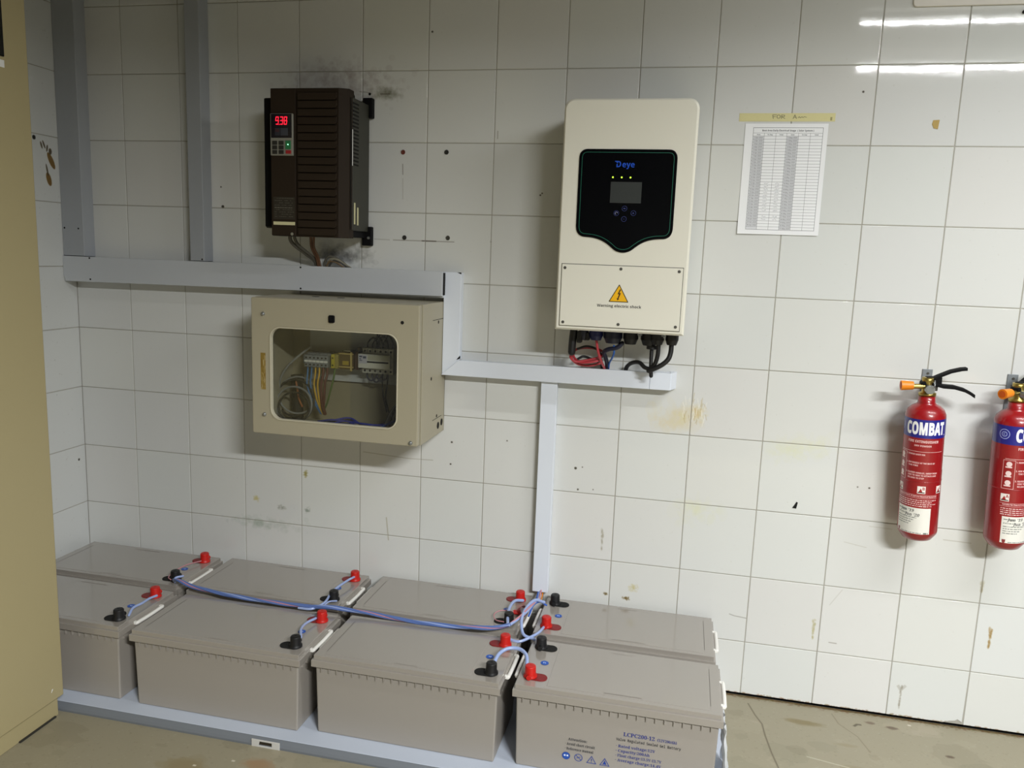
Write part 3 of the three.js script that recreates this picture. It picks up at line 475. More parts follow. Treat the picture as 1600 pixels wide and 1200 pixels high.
  for (let k = 0; k < 8; k++) { const q = 0.006 * k; part('core', tube([[-1.3 + q * 1.2, 0.73, 0.07 + 0.01 * (k % 3)], [-1.285 + q, 0.752 + q * 0.4, 0.08 + 0.008 * (k % 3)], [-1.262 + q * 0.8, 0.79 + q * 0.3, 0.085 + 0.008 * (k % 4)], [-1.225 + q * 0.5, 0.83 + q * 0.3, 0.08], [-1.195 + q * 0.3, 0.86 + q * 0.3, 0.06], [-1.19, 0.9 + q, 0.05]], k % 3 ? 0.0045 : 0.0036), [M.rubber, M.rubber, M.grayWire, M.dark, M.rubber, M.grayWire, M.rubber, M.dark][k], side); }
  const loops = thing('wire_loops', 'grey jumper wires looping above and below the circuit breaker', 'wires', [0, 0, 0]);
  for (let k = 0; k < 3; k++) { const x = -1.357 + 0.0163 * k; part('jumper', tube([[x, 0.894, 0.05], [x + 0.002, 0.878, 0.056], [x + 0.016, 0.868 - 0.004 * (k % 2), 0.06], [x + 0.03, 0.878, 0.056], [x + 0.0325, 0.894, 0.05]], 0.0026), std(0x4a4a58, 0.5), loops); }
  for (let k = 0; k < 4; k++) { const x = -1.357 + 0.0163 * k; part('jumper', tube([[x, 0.962, 0.05], [x + 0.002, 0.98, 0.05], [x + 0.016, 0.996 + 0.003 * k, 0.045], [x + 0.03, 0.985, 0.05], [x + 0.0325, 0.962, 0.05]], 0.0024), M.dark, loops); }
  for (const [x, w] of [[-1.308, 0.012], [-1.292, 0.002]]) part('tail', tube([[x, 0.894, 0.05], [x + 0.003, 0.86, 0.06], [x + w, 0.82, 0.07], [x + w + 0.012, 0.78, 0.075]], 0.0024), M.dark, loops);
  for (const x of [-1.33, -1.322]) part('tail', tube([[x, 0.962, 0.048], [x + 0.003, 1.0, 0.046], [x + 0.002, 1.04, 0.05], [x + 0.006, 1.1, 0.05]], 0.0026), M.dark, loops);
}
// ---------------------------------------------------------------- white inverter
const IX = -0.604;
function topRound(x0, x1, y0, y1, r) { const s = new THREE.Shape(); s.moveTo(x0, y0); s.lineTo(x1, y0); s.lineTo(x1, y1 - r); s.absarc(x1 - r, y1 - r, r, 0, Math.PI / 2); s.lineTo(x0 + r, y1); s.absarc(x0 + r, y1 - r, r, Math.PI / 2, Math.PI); s.lineTo(x0, y0); return s; }
{
  const o = thing('solar_inverter', 'tall white wall inverter with a black shield-shaped display panel', 'inverter', [IX, 1.065, 0]);
  const H = (y) => y - 1.065;
  part('housing', [ext(topRound(-0.167, 0.1675, 0.0, 0.584, 0.026), 0.03, 0.196, 0.005, 12)], M.inverter, o);
  part('wall_mount', bx(-0.12, 0.12, 0.1, 0.5, 0.001, 0.032, 0.002), M.galv, o);
  part('front_cover', ext(topRound(-0.1635, 0.164, H(1.0685), H(1.6455), 0.024), 0.19, 0.2, 0.0025, 12), M.inverter, o);
  // display panel
  const s = new THREE.Shape(), yt = H(1.5255), yb = H(1.334);
  s.moveTo(-0.1, yt); s.lineTo(0.1, yt); s.quadraticCurveTo(0.1225, yt, 0.1225, yt - 0.024); s.lineTo(0.1225, yb); s.quadraticCurveTo(0.1215, H(1.307), 0.097, H(1.3065));
  s.bezierCurveTo(0.062, H(1.3055), 0.046, H(1.296), 0.026, H(1.279)); s.bezierCurveTo(0.012, H(1.2665), -0.012, H(1.2665), -0.026, H(1.279));
  s.bezierCurveTo(-0.046, H(1.296), -0.062, H(1.3055), -0.097, H(1.3065)); s.quadraticCurveTo(-0.1215, H(1.307), -0.1225, yb); s.lineTo(-0.1225, yt - 0.024); s.quadraticCurveTo(-0.1225, yt, -0.1, yt);
  const panel = part('display_panel', ext(s, 0.196, 0.2025, 0.0012, 14), M.blackGloss, o, 'black glossy display panel');
  const pts = s.getPoints(14); pts.pop();
  const uniq = pts.filter((p, i) => i === 0 || p.distanceTo(pts[i - 1]) > 1e-4), a = new THREE.Shape(inset(uniq, 0.0074)); a.holes.push(new THREE.Path(inset(uniq, 0.0088)));
  part('green_outline', ext(a, 0.202, 0.2029, 0), std(0x14604c, 0.4), panel, 'thin green outline');
  part('screen', bx(-0.039, 0.039, H(1.3935), H(1.4455), 0.202, 0.2029, 0.0003), phys(0x3e4140, 0.2), panel, 'grey unlit screen');
  for (const x of [-0.0345, -0.0125, 0.0095]) part('status_light', new THREE.SphereGeometry(0.002, 12, 8).scale(1, 1, 0.5).translate(x, H(1.4565), 0.2027), std(0xd6ff60, 0.3, { emissive: 0xb6f030, emissiveIntensity: 2.4 }), panel, 'small green light');
  const logo = ctex(256, 96, (c, w, h) => {
    c.clearRect(0, 0, w, h); c.fillStyle = '#1450c8'; c.font = 'bold 74px sans-serif'; c.textBaseline = 'alphabetic';
    c.font = 'bold 88px sans-serif'; c.fillText('D', 10, 74); c.font = 'bold 80px sans-serif'; c.fillText('eye', 76, 74, 172);
    c.clearRect(8, 30, 20, 12); c.fillRect(2, 10, 34, 10);
  });
  part('logo', new THREE.PlaneGeometry(0.061, 0.0229).translate(-0.001, H(1.4875), 0.2028), std(0xffffff, 0.4, { map: logo, transparent: true }), panel, 'blue maker lettering');
  for (const [x, y, g] of [[-0.001, 1.38, 0], [-0.021, 1.368, 1], [0.022, 1.369, 2], [-0.001, 1.354, 3]]) {
    part('touch_button', new THREE.TorusGeometry(0.0062, 0.0006, 6, 26).translate(x, H(y), 0.2025), std(0x2a3570, 0.5), panel);
    part('button_mark', [g === 1 ? new THREE.TorusGeometry(0.003, 0.0006, 6, 18, 4.6).translate(x, H(y), 0.2026) : new THREE.BoxGeometry(g === 0 ? 0.005 : 0.004, g === 3 ? 0.001 : 0.003, 0.0006).translate(x, H(y), 0.2026)], std(g === 1 ? 0x9aa0c8 : 0x2f3a78, 0.5), panel);
  }
  // lower wiring cover
  const cx0 = -0.1535, cx1 = 0.155, cy0 = H(1.077), cy1 = H(1.236);
  part('cover_groove', bx(cx0 - 0.0016, cx1 + 0.0016, cy0 - 0.0016, cy1 + 0.0016, 0.1985, 0.2004, 0), std(0x5a584e, 0.8), o);
  const cov = part('wiring_cover', bx(cx0, cx1, cy0, cy1, 0.1985, 0.2028, 0.0012, 2), M.inverter, o);
  for (const [x, y] of [[-0.1455, 1.2265], [-0.001, 1.2285], [0.1455, 1.2275], [-0.1445, 1.0855], [0, 1.0865], [0.1455, 1.0875]]) part('screw', [new THREE.TorusGeometry(0.0028, 0.0011, 8, 20).translate(x, H(y), 0.203), cyl(0.0016, 0.0016, 0.001, x, H(y), 0.2029, 'z', 6)], M.screw, cov);
  const tri = ctex(256, 256, (c, w, h) => {
    c.clearRect(0, 0, w, h); c.lineJoin = 'round';
    c.beginPath(); c.moveTo(128, 22); c.lineTo(242, 226); c.lineTo(14, 226); c.closePath(); c.fillStyle = '#f2b70c'; c.fill(); c.lineWidth = 9; c.strokeStyle = '#2a2208'; c.stroke();
    c.fillStyle = '#2a0f0c'; c.beginPath(); c.moveTo(138, 74); c.lineTo(112, 136); c.lineTo(130, 134); c.lineTo(114, 186); c.lineTo(104, 180); c.lineTo(112, 210); c.lineTo(136, 192); c.lineTo(126, 190); c.lineTo(152, 118); c.lineTo(132, 122); c.lineTo(152, 78); c.closePath(); c.fill();
  });
  part('warning_triangle', new THREE.PlaneGeometry(0.054, 0.054).translate(-0.0025, H(1.1655), 0.2031), std(0xffffff, 0.45, { map: tri, transparent: true }), cov, 'yellow warning triangle with lightning bolt');
  const txt = ctex(512, 64, (c, w, h) => { c.clearRect(0, 0, w, h); c.fillStyle = '#151512'; c.font = 'bold 46px sans-serif'; c.textAlign = 'center'; c.textBaseline = 'middle'; c.fillText('Warning electric shock', w / 2, h / 2, w - 8); });
  part('warning_text', new THREE.PlaneGeometry(0.1155, 0.0135).translate(-0.0005, H(1.1335), 0.2031), std(0xffffff, 0.5, { map: txt, transparent: true }), cov);
  // cable glands below
  const gland = (x, z, r, h, mat, sides = 10) => { const g = part('cable_gland', [cyl(r * 1.02, r * 1.02, 0.008, x, -0.002, z, 'y', 6), cyl(r, r, h * 0.55, x, -0.005 - h * 0.275, z, 'y', 24), cyl(r * 0.96, r * 0.72, h * 0.42, x, -0.005 - h * 0.76, z, 'y', sides)], mat, o); return g; };
  gland(-0.128, 0.1, 0.0105, 0.034, M.rubber); gland(-0.1, 0.1, 0.013, 0.03, std(0x14172c, 0.45)); gland(-0.066, 0.1, 0.0195, 0.028, std(0x141a4e, 0.4), 12); gland(-0.02, 0.1, 0.026, 0.034, std(0x10132a, 0.4), 12);
  gland(0.028, 0.1, 0.0205, 0.034, M.rubber, 12); gland(0.078, 0.085, 0.024, 0.036, M.rubber, 12); gland(0.1, 0.11, 0.018, 0.03, M.rubber, 12); gland(0.138, 0.1, 0.0175, 0.03, M.rubber, 12);
  part('connector_latch', bx(-0.118, -0.104, -0.042, -0.01, 0.088, 0.112, 0.003), M.rubber, o); part('connector_latch', bx(-0.094, -0.083, -0.034, -0.012, 0.088, 0.112, 0.003), M.rubber, o);
  for (const x of [0.0545, 0.117]) part('gland_bolt', [bx(x - 0.006, x + 0.006, -0.0085, -0.0055, 0.145, 0.149, 0.0005), bx(x - 0.0016, x + 0.0016, -0.0125, -0.0005, 0.145, 0.149, 0.0005)], M.steel, o);
  part('metal_ring', cyl(0.0145, 0.0145, 0.009, 0.086, -0.045, 0.087, 'y', 22), M.rubber, o);
}
{
  const g = 'cables under the white inverter';
  solo('red_cable', [tube([[-0.668, 1.03, 0.1], [-0.664, 1.008, 0.098], [-0.658, 0.985, 0.09], [-0.652, 0.965, 0.07], [-0.648, 0.945, 0.035], [-0.647, 0.925, 0.025]], 0.0036)], M.redWire, 'straight red cable dropping from the blue gland', 'cable', g);
  const loop = thing('red_cable', 'red cable loops coiled on top of the white level trunking', 'cable', [0, 0, 0], g);
  part('loop', tube([[-0.735, 0.995, 0.09], [-0.74, 0.98, 0.085], [-0.728, 0.968, 0.08], [-0.695, 0.972, 0.075], [-0.662, 0.982, 0.07], [-0.652, 0.992, 0.05], [-0.67, 1.0, 0.03], [-0.705, 1.002, 0.025], [-0.733, 0.995, 0.04], [-0.735, 0.98, 0.06], [-0.715, 0.966, 0.075], [-0.68, 0.969, 0.08], [-0.656, 0.976, 0.075]], 0.0036, 90), M.redWire, loop);
  part('loop', tube([[-0.733, 0.99, 0.088], [-0.738, 0.976, 0.078], [-0.72, 0.958, 0.06], [-0.685, 0.955, 0.05], [-0.66, 0.962, 0.045]], 0.0034, 40), M.redWire, loop);
  part('loop', tube([[-0.725, 1.0, 0.05], [-0.7, 1.008, 0.045], [-0.67, 1.0, 0.045], [-0.655, 0.982, 0.05]], 0.0032, 40), M.rubber, loop);
  part('loop', tube([[-0.722, 0.972, 0.05], [-0.71, 0.978, 0.04], [-0.685, 0.972, 0.04], [-0.662, 0.962, 0.04], [-0.655, 0.945, 0.03]], 0.0036, 40), M.rubber, loop);
  solo('black_connector', [tube([[-0.732, 1.055, 0.1], [-0.734, 1.03, 0.1], [-0.735, 0.996, 0.1]], 0.0105, 20, 14)], M.rubber, 'thick black plug hanging at the end of the inverter underside', 'connector', g);
  solo('black_cable', [tube([[-0.598, 1.028, 0.1], [-0.61, 1.016, 0.1], [-0.636, 1.008, 0.095], [-0.648, 0.998, 0.08], [-0.643, 0.978, 0.06], [-0.641, 0.955, 0.035], [-0.641, 0.925, 0.025]], 0.0062)], std(0x11142c, 0.45), 'dark navy cable bent sideways below the wide gland', 'cable', g);
  solo('blue_wire', [tube([[-0.62, 1.02, 0.1], [-0.619, 1.0, 0.095], [-0.624, 0.985, 0.08], [-0.634, 0.965, 0.05], [-0.637, 0.945, 0.03], [-0.637, 0.925, 0.025]], 0.0026)], std(0x2a62b8, 0.4), 'thin blue wire beside the dark navy cable', 'wire', g);
  solo('black_cable', [tube([[-0.518, 1.03, 0.085], [-0.518, 1.0, 0.09], [-0.517, 0.965, 0.095], [-0.515, 0.943, 0.096]], 0.0052)], M.rubber, 'short straight black cable with a cut end in front of the trunking', 'cable', g);
  solo('black_cable', [tube([[-0.5, 1.03, 0.105], [-0.501, 1.0, 0.103], [-0.508, 0.975, 0.1], [-0.52, 0.963, 0.097], [-0.534, 0.965, 0.092], [-0.548, 0.975, 0.08], [-0.568, 0.972, 0.06], [-0.586, 0.955, 0.035], [-0.592, 0.925, 0.025]], 0.0058, 60)], M.rubber, 'black cable hooked back from the gland pair into the trunking', 'cable', g);
  solo('black_cable', [tube([[-0.466, 1.035, 0.1], [-0.467, 1.01, 0.102], [-0.472, 0.993, 0.105], [-0.486, 0.978, 0.107], [-0.505, 0.966, 0.107], [-0.522, 0.958, 0.104]], 0.0066, 50)], M.rubber, 'outermost black cable curving from the last gland', 'cable', g);
}
// ---------------------------------------------------------------- sheet, tape, sign
{
  const sheet = ctex(1024, 1400, (c, w, h) => {
    c.fillStyle = '#f1f2f4'; c.fillRect(0, 0, w, h);
    const x0 = 105, x1 = 965, y0 = 52, y1 = 1340, r = rng(19); c.strokeStyle = '#33353b'; c.lineWidth = 4; c.strokeRect(x0, y0, x1 - x0, y1 - y0);
    c.fillStyle = '#23252b'; c.font = 'bold 30px sans-serif'; c.textAlign = 'center'; c.textBaseline = 'middle'; c.fillText('Best Area Daily Electrical Usage  ( Solar System )', (x0 + x1) / 2, y0 + 34, 640);
    const cols = [x0, 245, 390, 525, 670, 815, x1], top = y0 + 66, rows = 32, rh = (y1 - top) / rows;
    c.fillStyle = '#d6d7db'; c.fillRect(cols[0], top + rh, cols[1] - cols[0], y1 - top - rh); c.fillRect(cols[3], top + rh, cols[4] - cols[3], y1 - top - rh);
    c.lineWidth = 2.4; for (let k = 0; k <= rows; k++) { c.beginPath(); c.moveTo(x0, top + k * rh); c.lineTo(x1, top + k * rh); c.stroke(); }
    for (const x of cols) { c.beginPath(); c.moveTo(x, top); c.lineTo(x, y1); c.stroke(); }
    c.fillStyle = '#23252b'; c.font = 'bold 20px sans-serif'; ['Date', 'To Day', 'Total', 'Date', 'To Day', 'Total'].forEach((t, k) => c.fillText(t, (cols[k] + cols[k + 1]) / 2, top + rh / 2));
    c.font = '22px sans-serif';
    for (let k = 1; k < rows; k++) { const y = top + (k + 0.5) * rh; if (k <= 30) c.fillText(k + '-Apr-2020', (cols[0] + cols[1]) / 2, y, 128); c.fillText(k + '-May-2020', (cols[3] + cols[4]) / 2, y, 132); }
    c.font = 'italic 24px sans-serif'; c.fillStyle = '#5a5c66';
    for (let k = 16; k < 29; k++) { if (k === 26) continue; const y = top + (k + 0.5) * rh; for (const m of [(cols[1] + cols[2]) / 2, (cols[2] + cols[3]) / 2]) { c.strokeStyle = '#5a5c66'; c.lineWidth = 2.2; c.beginPath(); let x = m - 26; c.moveTo(x, y); while (x < m + 24) { x += 4 + 6 * r(); c.lineTo(x, y + (r() - 0.5) * 18); } c.stroke(); } }
  });
  const g = new THREE.PlaneGeometry(0.208, 0.287, 16, 20), p = g.attributes.position;
  for (let i = 0; i < p.count; i++) { const u = p.getX(i) / 0.104, v = p.getY(i) / 0.1435; p.setZ(i, 0.0016 + 0.004 * Math.max(0, -v - 0.2) ** 2 * (0.4 + Math.max(0, -u)) + 0.0012 * Math.max(0, u - 0.4)); p.setX(i, p.getX(i) - 0.0018 * 0); }
  g.computeVertexNormals(); g.translate(-0.2105, 1.4775, 0);
  solo('printed_sheet', g, std(0xffffff, 0.6, { map: sheet, side: THREE.DoubleSide }), 'white printed table sheet taped to the wall beside the white inverter', 'paper');
  const tape = ctex(512, 64, (c, w, h) => {
    const r = rng(2); c.fillStyle = '#d9d29c'; c.fillRect(0, 0, w, h); for (let k = 0; k < 400; k++) { c.fillStyle = r() < 0.5 ? 'rgba(190,180,120,.25)' : 'rgba(235,230,190,.25)'; c.fillRect(r() * w, r() * h, 2 + 8 * r(), 1); }
    c.strokeStyle = '#6e6a52'; c.lineWidth = 3.4; c.lineCap = 'round';
    const st = (pts) => { c.beginPath(); pts.forEach(([x, y], i) => (i ? c.lineTo(x, y) : c.moveTo(x, y))); c.stroke(); };
    st([[184, 42], [180, 14], [200, 12]]); st([[182, 27], [196, 26]]); c.beginPath(); c.ellipse(212, 27, 9, 13, 0, 0, 7); c.stroke(); st([[228, 42], [228, 14], [243, 16], [243, 26], [230, 28], [246, 42]]);
    st([[290, 42], [298, 14], [308, 42]]); st([[293, 32], [306, 32]]); st([[316, 36], [322, 28], [328, 36], [336, 28], [342, 34], [350, 27], [360, 32]]);
    c.fillStyle = 'rgba(120,112,70,.6)'; c.fillRect(486, 30, 10, 26);
  });
  const tp = bx(-0.332, -0.0915, 1.6265, 1.6475, 0.0002, 0.0007, 0);
  solo('tape_strip', [tp], std(0xffffff, 0.7, { map: tape }), 'cream masking tape strip with faint handwriting above the printed sheet', 'tape');
  solo('tape_scrap', [ext(poly([[0.143, 1.63], [0.158, 1.631], [0.156, 1.608], [0.146, 1.61], [0.141, 1.62]]), 0.0002, 0.001, 0.0002)], std(0xb59a58, 0.7), 'small torn brown tape scrap alone on the white tiles', 'tape');
  const s = thing('wall_sign', 'white sign with a red panel, cut off by the upper edge of the photo', 'sign', [0.315, 2.02, 0]);
  part('sign_board', ext(roundRect(-0.25, 0.25, -0.119, 0.12, 0.01), 0.0004, 0.006, 0.0015), std(0xe2ddd2, 0.4), s);
  part('red_panel', bx(-0.213, 0.213, -0.099, 0.095, 0.0055, 0.0066, 0.0003), std(0x9c0f20, 0.4), s);
  solo('sign_hook', [cyl(0.004, 0.004, 0.008, 0.318, 1.884, 0.004, 'z', 14)], M.hole, 'small black peg just below the red sign', 'peg');
  solo('black_paint_fleck', [ext(poly([[-0.105, 0.583], [-0.094, 0.582], [-0.091, 0.6], [-0.095, 0.602], [-0.1, 0.592]]), 0, 0.0008, 0.0002)], M.hole, 'small wedge-shaped black fleck on a bare white tile', 'fleck');
}
// ---------------------------------------------------------------- fire extinguishers
{
  const H = 0.345, RR = 0.0475, C = 2 * Math.PI * RR;
  const skin = (txtShift) => ctex(1024, 1160, (c, w, h) => {
    const X = (m) => w / 2 + (m / C) * w, Y = (y) => h - (y / H) * h, S = w / C;   // m = arc metres from the middle of the front, y = height
    c.fillStyle = '#960a14'; c.fillRect(0, 0, w, h);
    c.fillStyle = '#171a86'; c.fillRect(0, Y(0.318), w, 0.05 * S);
    c.fillStyle = '#fff'; c.textAlign = 'center'; c.textBaseline = 'middle'; c.font = 'bold 118px sans-serif';
    c.save(); c.translate(X(0.012), Y(0.2925)); c.scale(1, 1.22); c.strokeStyle = '#fff'; c.lineWidth = 7; c.strokeText('COMBAT', 0, 2, 0.098 * S); c.fillText('COMBAT', 0, 2, 0.098 * S); c.restore(); c.fillRect(X(0.0635), Y(0.2765), 9, 9);
    // emblem
    c.strokeStyle = '#aab4e6'; c.lineWidth = 6; c.beginPath(); c.arc(X(-0.062), Y(0.293), 40, 0, 7); c.stroke(); c.beginPath(); c.arc(X(-0.062), Y(0.293), 20, 0, 7); c.stroke(); c.font = 'bold 30px sans-serif'; c.fillStyle = '#aab4e6'; c.fillText('C', X(-0.062), Y(0.293));
    c.fillStyle = '#f3d9d6';
    const L = (s, m, y, px, wd, a = 'left') => { c.font = `bold ${px}px sans-serif`; c.textAlign = a; c.fillText(s, X(m), Y(y), wd * S); };
    L('FIRE EXTINGUISHER', 0.008, 0.258, 30, 0.075, 'center'); L('DRY POWDER', 0.008, 0.247, 22, 0.06, 'center');
    c.fillRect(X(-0.055), Y(0.232), 0.115 * S, 3);
    L('1. REMOVE SAFETY PIN', -0.03, 0.224, 20, 0.045); L('2. AIM NOZZLE AT THE BASE OF', -0.03, 0.202, 20, 0.07); L('THE FIRE', -0.024, 0.195, 20, 0.03);
    L('3. SQUEEZE HANDLES, SWEEP FROM', -0.03, 0.176, 20, 0.078); L('SIDE TO SIDE TO ATTACK AND', -0.024, 0.169, 20, 0.07); L('RELEASE TO STOP', -0.024, 0.162, 20, 0.04);
    // pictures of use in a frame
    c.lineWidth = 3; c.strokeStyle = '#f3d9d6'; c.strokeRect(X(-0.058), Y(0.228), 0.026 * S, 0.072 * S);
    for (const y of [0.218, 0.194, 0.17]) { c.beginPath(); c.arc(X(-0.045), Y(y), 22, 0, 7); c.fill(); c.fillRect(X(-0.053), Y(y - 0.006), 50, 12); }
        // class pictograms
    for (const [m, ch] of [[-0.048, 'A'], [0.012, 'B'], [0.06, 'C']]) { c.fillStyle = '#f6eee8'; c.fillRect(X(m) - 32, Y(0.141), 66, 66); c.fillStyle = '#a5141c'; c.beginPath(); c.moveTo(X(m) - 22, Y(0.141) + 56); c.lineTo(X(m) - 4, Y(0.141) + 18); c.lineTo(X(m) + 12, Y(0.141) + 56); c.fill(); c.font = 'bold 36px sans-serif'; c.textAlign = 'center'; c.fillText(ch, X(m) + 18, Y(0.141) + 22); c.fillStyle = '#22120f'; c.fillRect(X(m) - 28, Y(0.141) + 52, 56, 8); }
    c.fillStyle = '#f3d9d6';
    c.fillRect(X(-0.058), Y(0.117), 0.112 * S, 2.5);
    L('Suitable for Class A, B and Live Electrical Equipment', 0, 0.1135, 18, 0.104, 'center'); c.fillRect(X(-0.058), Y(0.109), 0.112 * S, 2.5);
    const q = rng(8), dashes = (x0, x1, y, hh) => { let x = x0; while (x < x1) { const d = 6 + q() * 26; c.fillRect(x, y, Math.min(d, x1 - x), hh); x += d + 5; } };
    for (let k = 0; k < 4; k++) dashes(X(-0.055), X(0.052 - 0.012 * (k % 2)), Y(0.104 - k * 0.0052), 7);
    // edge of the plain white label on the back
    c.fillStyle = '#eeece6'; c.fillRect(X(0.072), Y(0.27), 0.06 * S, 0.088 * S); c.fillStyle = '#777'; for (let k = 0; k < 12; k++) dashes(X(0.078), X(0.125), Y(0.262 - k * 0.0064), 6);
    // white inspection slip
    const x = X(-0.05), y = Y(0.082), ww = 0.089 * S, hh = 0.073 * S; c.fillStyle = '#f0eee6'; c.fillRect(x, y, ww, hh);
    c.fillStyle = '#7c807c'; dashes(x + 14, x + 96, y + 22, 8); dashes(x + 14, x + 110, y + 56, 8); for (let k = 0; k < 4; k++) dashes(x + 14, x + 190 - 20 * k, y + 86 + k * 20, 7); dashes(x + 60, x + ww - 70, y + hh - 26, 6); dashes(x + ww - 52, x + ww - 12, y + hh - 30, 14);
    c.fillStyle = '#8b2b30'; c.beginPath(); c.moveTo(x + 14, y + hh - 46); c.lineTo(x + 42, y + hh - 46); c.lineTo(x + 40, y + hh - 22); c.lineTo(x + 28, y + hh - 10); c.lineTo(x + 16, y + hh - 22); c.fill();
    c.fillStyle = '#14161c'; c.font = 'italic bold 36px serif'; c.fillText("Jun '19", x + 104, y + 28); c.fillText("Jun '20", x + 150, y + 66);
  });
  const map = skin(); map.wrapS = THREE.RepeatWrapping;
  const shell = phys(0xffffff, 0.4, { map, clearcoat: 0.6, clearcoatRoughness: 0.08 }), redPaint = phys(0x960a14, 0.35, { clearcoat: 0.7, clearcoatRoughness: 0.08 });
  const make = (label, x, z, turn, tiltX, tiltZ, leverTurn, group) => {
    const o = thing('fire_extinguisher', label, 'extinguisher', [x, 0.572, z], group);
    const cylin = new THREE.CylinderGeometry(RR, RR, H - 0.042, 64, 1, true, Math.PI + turn, Math.PI * 2), uv = cylin.attributes.uv;
    for (let i = 0; i < uv.count; i++) uv.setY(i, (0.012 + uv.getY(i) * (H - 0.042)) / H);
    cylin.translate(0, 0.012 + (H - 0.042) / 2, 0);
    part('cylinder', cylin, shell, o, 'red cylinder with blue band, white lettering and inspection slip');
    part('shoulder', lathe([[RR, 0.314], [RR - 0.0006, 0.322], [RR - 0.005, 0.333], [RR - 0.014, 0.342], [0.024, 0.347], [0.0205, 0.352], [0.0195, 0.37], [0.0001, 0.37]]), redPaint, o);
    part('foot', lathe([[0.0001, -0.004], [0.028, -0.004], [0.032, -0.01], [0.0355, -0.0105], [0.04, -0.004], [RR - 0.001, 0.006], [RR, 0.0125]]), redPaint, o);
    part('bead', new THREE.TorusGeometry(RR - 0.0006, 0.0013, 8, 64).rotateX(Math.PI / 2).translate(0, 0.152, 0), shellBead ??= redPaint, o);
    part('valve_collar', lathe([[0.0001, 0.369], [0.0205, 0.369], [0.0205, 0.376], [0.014, 0.378], [0.0125, 0.4], [0.0145, 0.408], [0.0145, 0.416], [0.0001, 0.416]], 28), M.brass, o);
    const head = new THREE.Group(); head.name = 'valve_head'; head.rotation.y = leverTurn; o.add(head);
    part('gauge', [cyl(0.0115, 0.0115, 0.012, 0, 0.388, 0.017, 'z', 26), cyl(0.0095, 0.0095, 0.001, 0, 0.388, 0.0235, 'z', 26)], M.steel, head);
    part('nozzle_stem', cyl(0.0065, 0.0065, 0.03, -0.024, 0.393, 0.004, 'x', 18), M.brass, head);
    const noz = part('nozzle', [new THREE.CylinderGeometry(0.0125, 0.0105, 0.029, 26, 1).rotateZ(Math.PI / 2).translate(-0.05, 0.395, 0.004)], M.orange, head, 'orange nozzle'); part('nozzle_mouth', cyl(0.0085, 0.0085, 0.001, -0.0648, 0.395, 0.004, 'x', 22), std(0xd05a10, 0.5), noz);
    const lever = (pts, wd) => { const top = pts.map(([a, b]) => [a, b + wd]), low = pts.slice().reverse().map(([a, b]) => [a, b]); return ext(poly([...top, ...low]), -0.011, 0.011, 0.002); };
    part('upper_lever', lever([[-0.018, 0.397], [0.006, 0.407], [0.026, 0.417], [0.05, 0.428], [0.074, 0.434], [0.086, 0.435]], 0.0072), M.black, head, 'black squeeze lever');
    part('lower_handle', lever([[-0.014, 0.396], [0.016, 0.394], [0.034, 0.389], [0.06, 0.387], [0.084, 0.38], [0.1, 0.371], [0.108, 0.365]], 0.009), M.black, head, 'black carrying handle');
    part('lever_block', bx(-0.006, 0.03, 0.392, 0.418, -0.009, 0.009, 0.002), M.black, head);
    part('safety_pin', [tube([[0.008, 0.406, -0.018], [0.008, 0.406, 0.02]], 0.0016, 8), new THREE.TorusGeometry(0.0085, 0.0012, 8, 22).rotateY(1.2).translate(0.008, 0.404, 0.028)], M.steel, head);
    o.rotation.set(tiltX, 0, tiltZ);
    return o;
  };
  let shellBead = null;
  make('red fire extinguisher whose whole name band shows, with an open black lever', 0.2, 0.075, -0.46, 0.05, 0.055, 0, 'fire extinguishers');
  make('red fire extinguisher cut by the edge of the photo, blue band showing its emblem', 0.408, 0.075, 0.5, 0.05, 0.055, 0.62, 'fire extinguishers');
  for (const [x, y, lab] of [[0.2, 0.955, 'grey metal wall bracket holding the extinguisher with the open lever'], [0.404, 0.955, 'grey metal wall bracket behind the extinguisher cut by the photo edge']]) {
    const b = thing('wall_bracket', lab, 'bracket', [x, y, 0], 'extinguisher brackets');
    part('plate', bx(-0.0125, 0.0125, -0.06, 0.042, 0.0004, 0.0034, 0.0008), M.galv, b); part('hook', bx(-0.0105, 0.0105, 0.0 - 0.006, -0.001, 0.003, 0.068, 0.001), M.galv, b);
    part('hook_lip', bx(-0.0105, 0.0105, -0.004, 0.008, 0.0655, 0.068, 0.001), M.galv, b);
    for (const q of [0.031, 0.012]) part('screw', cyl(0.0032, 0.0032, 0.002, 0.001, q, 0.0042, 'z', 14), M.screw, b);
  }
}
